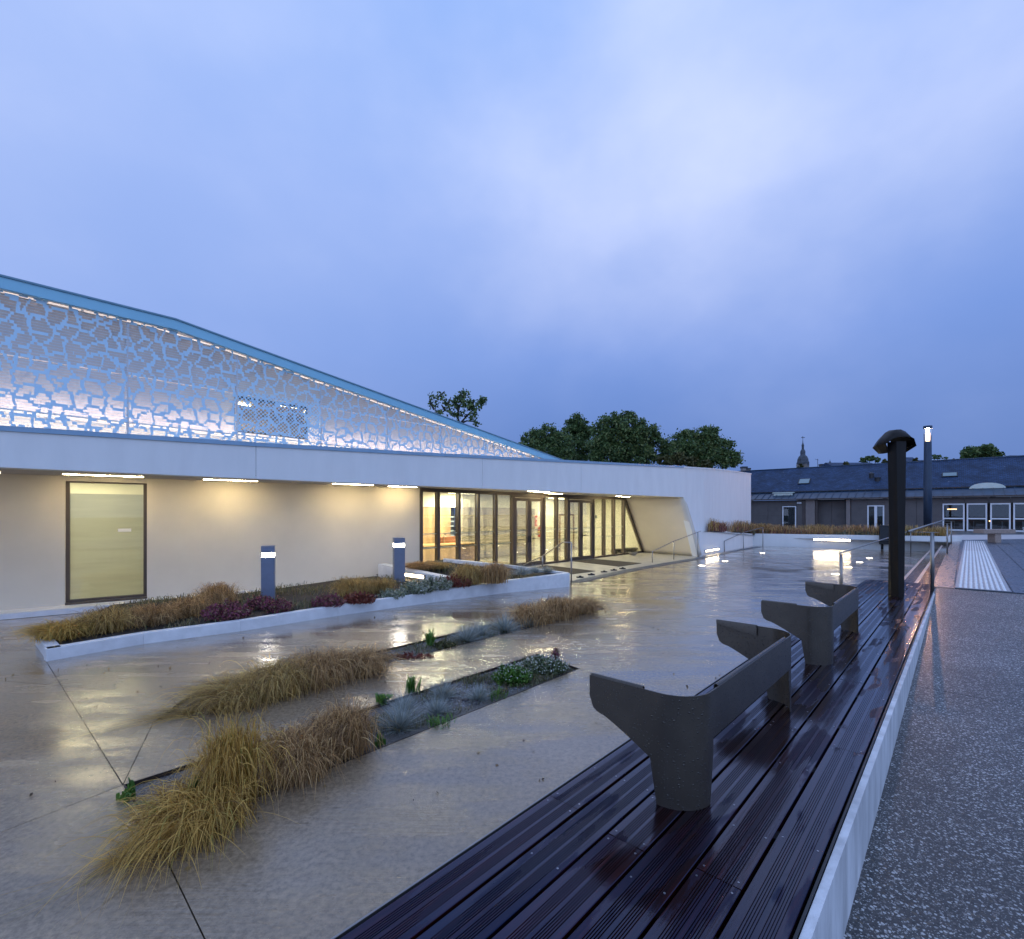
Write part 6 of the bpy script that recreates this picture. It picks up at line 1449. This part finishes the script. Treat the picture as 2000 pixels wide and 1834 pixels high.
bush(gp(1000,1330)+Vector((0,0,-.03)), .20, .15, .20, 1800, .020, M_grn, 'leafy green mat with white flowers left half of the flowering mass in the front strip', 'flowering_plant', 'flowering plant', 601)
bush(gp(1062,1308)+Vector((0,0,-.03)), .27, .22, .17, 2600, .020, blade_mat('olive_leaf', [(0,(.05,.08,.03)),(1,(.16,.19,.09))], .5, .2), 'grey green cushion dotted with white flowers at the far tip of the front strip', 'flowering_plant', 'flowering plant', 602)
for (c, rx, ry, hh, sd) in ((gp(1062,1308), .29, .24, .20, 1), (gp(1000,1330), .2, .15, .24, 2)):
    g = np.random.default_rng(sd); n = 520 if sd == 1 else 240; a = g.uniform(0,2*np.pi,n); r = np.sqrt(g.uniform(0,1,n)); q = np.stack([rx*r*np.cos(a), ry*r*np.sin(a), hh*(1-.6*r*r)*g.uniform(.7,1.05,n)],1)
    par = [o for o in bpy.data.objects if o.name.startswith('flowering_plant')][sd-2 if sd == 1 else 0]
    o = leaves('flowers', M_wfl, par, q, .012, 60+sd, aspect=1.1)
bush(gp(1086,1292)+Vector((0,0,-.03)), .05, .05, .22, 240, .016, M_heath, 'single purple flower spike behind the white flowered cushion', 'flower_spike', 'flower', 603)
bush(gp(800,1283)+Vector((0,0,-.03)), .28, .12, .07, 900, .018, M_redl, 'low dark red creeping plant at the bare part of the second strip', 'creeping_plant', 'plant', 604)
bush(gp(868,1262)+Vector((0,0,-.03)), .16, .12, .10, 600, .018, M_leafy, 'low ochre green cushion beside the leftmost fescue of the second strip', 'cushion_plant', 'plant', 605)
# pebbles on the gravel of both strips
g = np.random.default_rng(5); ico = bmesh.new(); bmesh.ops.create_icosphere(ico, subdivisions=1, radius=1); iv = np.array([v.co for v in ico.verts]); if_ = np.array([[v.index for v in f.verts] for f in ico.faces]); ico.free()
def pebbles(Q, n, m, smin, smax, name, label, kind=True):
    Vv, Ff = [], []; k = 0; Q2 = [Vector((q.x,q.y)) for q in Q]; xs = [q.x for q in Q]; ys = [q.y for q in Q]
    while k < n:
        p = (g.uniform(min(xs),max(xs)), g.uniform(min(ys),max(ys)))
        if not in_poly(p, Q2): continue
        s = g.uniform(smin,smax)*np.array([g.uniform(.8,1.4),g.uniform(.8,1.2),.5]); a = g.uniform(0,6.28); R_ = np.array([[math.cos(a),-math.sin(a),0],[math.sin(a),math.cos(a),0],[0,0,1]])
        Vv.append((iv*s)@R_.T+np.array([p[0],p[1],-.026])); Ff.append(if_+len(iv)*k); k += 1
    o = link(name, raw_mesh(name, np.concatenate(Vv), np.concatenate(Ff), None, m, smooth=False)); o['kind'] = 'stuff'; return tag(o, label, 'gravel')
pebbles([G(740,1430), G(760,1368), G(1050,1277), G(1132,1306)], 2600, mat('pale_pebble', (.30,.30,.31), .6, var=.4, vs=30), .004, .010, 'gravel', 'pale gravel scattered over the front planting strip')
pebbles([G(740,1300), G(733,1272), G(1040,1200), G(1050,1222)], 1500, MATS['pale_pebble'], .005, .012, 'gravel', 'pale gravel scattered over the second planting strip')
pebbles([G(750,1425), G(760,1372), G(1045,1280), G(1125,1306)], 46, mat('slate_stone', (.06,.05,.055), .5, var=.3, vs=10), .02, .05, 'slate_pieces', 'dark slate pieces lying on the gravel of the front planting strip')
# ---- planting above the retaining walls: nobody could count it
def field(name, m, n, label, seed, zfun, area_pts, R_, H_, wid, patches=14, ps=.55):
    g = np.random.default_rng(seed); A = [Vector(p) for p in area_pts]; xs = [p.x for p in A]; ys = [p.y for p in A]; C_ = []
    while len(C_) < patches:
        p = (g.uniform(min(xs),max(xs)), g.uniform(min(ys),max(ys)))
        if in_poly(p, A): C_.append(p)
    C_ = np.array(C_); idx = g.integers(0, patches, n*2); q = C_[idx]+g.normal(0, ps, (n*2,2)); ok_ = [i for i, p in enumerate(q) if in_poly(p, A)][:n]; q = q[ok_]; idx2 = idx[ok_]; hp = g.uniform(.45, 1.35, patches)
    roots = np.stack([q[:,0], q[:,1], np.array([zfun(*p) for p in q])], 1)
    o = blades(name, m, None, None, len(roots), R_, H_*hp[idx2], wid, seed=seed, roots=roots, segs=4, curl=.15, fall=(.4,.9)); o['kind'] = 'stuff'; return tag(o, label, 'planting')
fa = [Vector((7.95,20.45)), Vector((13.25,26.75)), Vector((20.2,22.75)), Vector((21.0,23.7)), Vector((19.5,25.2)), Vector((14.6,28.6)), Vector((13.2,28.3)), Vector((9.0,22.2))]
zf = lambda x, y: .62+max(0, (13-x))*.055+.03*math.sin(x*3+y*2)+ (.12 if x < 13 else 0)
b = MB(); r = delaunay_2d_cdt(fa, [(i,(i+1)%len(fa)) for i in range(len(fa))], [], 1, 1e-5); b.add([(v[0],v[1],zf(v[0],v[1])-.03) for v in r[0]], [tuple(f) for f in r[2]]); struct(b.build('raised_bed_soil', M_soil))
field('bedding_grass', M_g2, 9000, 'mass of brown grasses above the far retaining wall', 11, zf, fa, .5, .48, .014, 26, .5)
field('bedding_heather', M_heath, 6000, 'reddish heathers mixed among the grasses above the far retaining wall', 12, zf, fa, .16, .38, .02, 12, .55)
field('bedding_herbs', blade_mat('grey_green_herb', [(0,(.05,.075,.045)),(.6,(.12,.14,.09)),(1,(.26,.28,.20))], .6, .2), 8000, 'grey green herbs mixed among the grasses above the far retaining wall', 13, zf, fa, .18, .36, .018, 16, .5)
field('bedding_straw', M_g1, 3500, 'straw coloured grasses mixed in above the far retaining wall', 14, zf, fa, .45, .46, .014, 8, .4)

sa = [Vector((q.x,q.y)) for q in (G(700,1460), G(745,1372), G(1050,1277), G(1132,1306))]; sb_ = [Vector((q.x,q.y)) for q in (G(735,1298), G(728,1275), G(1000,1210), G(1010,1229))]
M_gc = blade_mat('low_ground_cover', [(0,(.06,.07,.03)),(.4,(.12,.13,.05)),(.7,(.20,.13,.07)),(1,(.26,.28,.16))], .6, .2)
field('ground_cover', M_gc, 3200, 'low weeds and creeping herbs between the plants of the front planting strip', 21, lambda x, y: -.027, sa, .055, .05, .006, 26, .09)
field('ground_cover', M_gc, 2200, 'low weeds and creeping herbs between the plants of the second planting strip', 22, lambda x, y: -.027, sb_, .07, .06, .008, 20, .12)
pc_ = [Vector((p.x,p.y)) for p, z in outl]
field('planter_cover', M_gc, 5200, 'low brownish weeds covering the soil of the kerbed planter', 23, lambda x, y: zat(x, y), pc_, .10, .09, .010, 46, .22)

# a few fallen leaves and seed husks on the wet concrete
g = np.random.default_rng(77); P_l = []
while len(P_l) < 170:
    p = (g.uniform(-5.5,2.5), g.uniform(2.2,11)); v = Vector(p)
    if in_poly(p, [Vector((q.x,q.y)) for q in STRIP_A]) or in_poly(p, [Vector((q.x,q.y)) for q in STRIP_B]) or (v.x-O.x)*V.x+(v.y-O.y)*V.y > -.05 or v.y > 5.6+ (v.x+5.5)*.87: continue
    P_l.append((p[0], p[1], .006))
o = leaves('fallen_leaves', blade_mat('fallen_leaf', [(0,(.06,.03,.015)),(.6,(.14,.08,.03)),(1,(.25,.17,.06))], .5, 0), None, P_l, .020, 3, flat=.9); o['kind'] = 'stuff'; tag(o, 'few small brown leaves fallen on the wet concrete plaza', 'leaves')
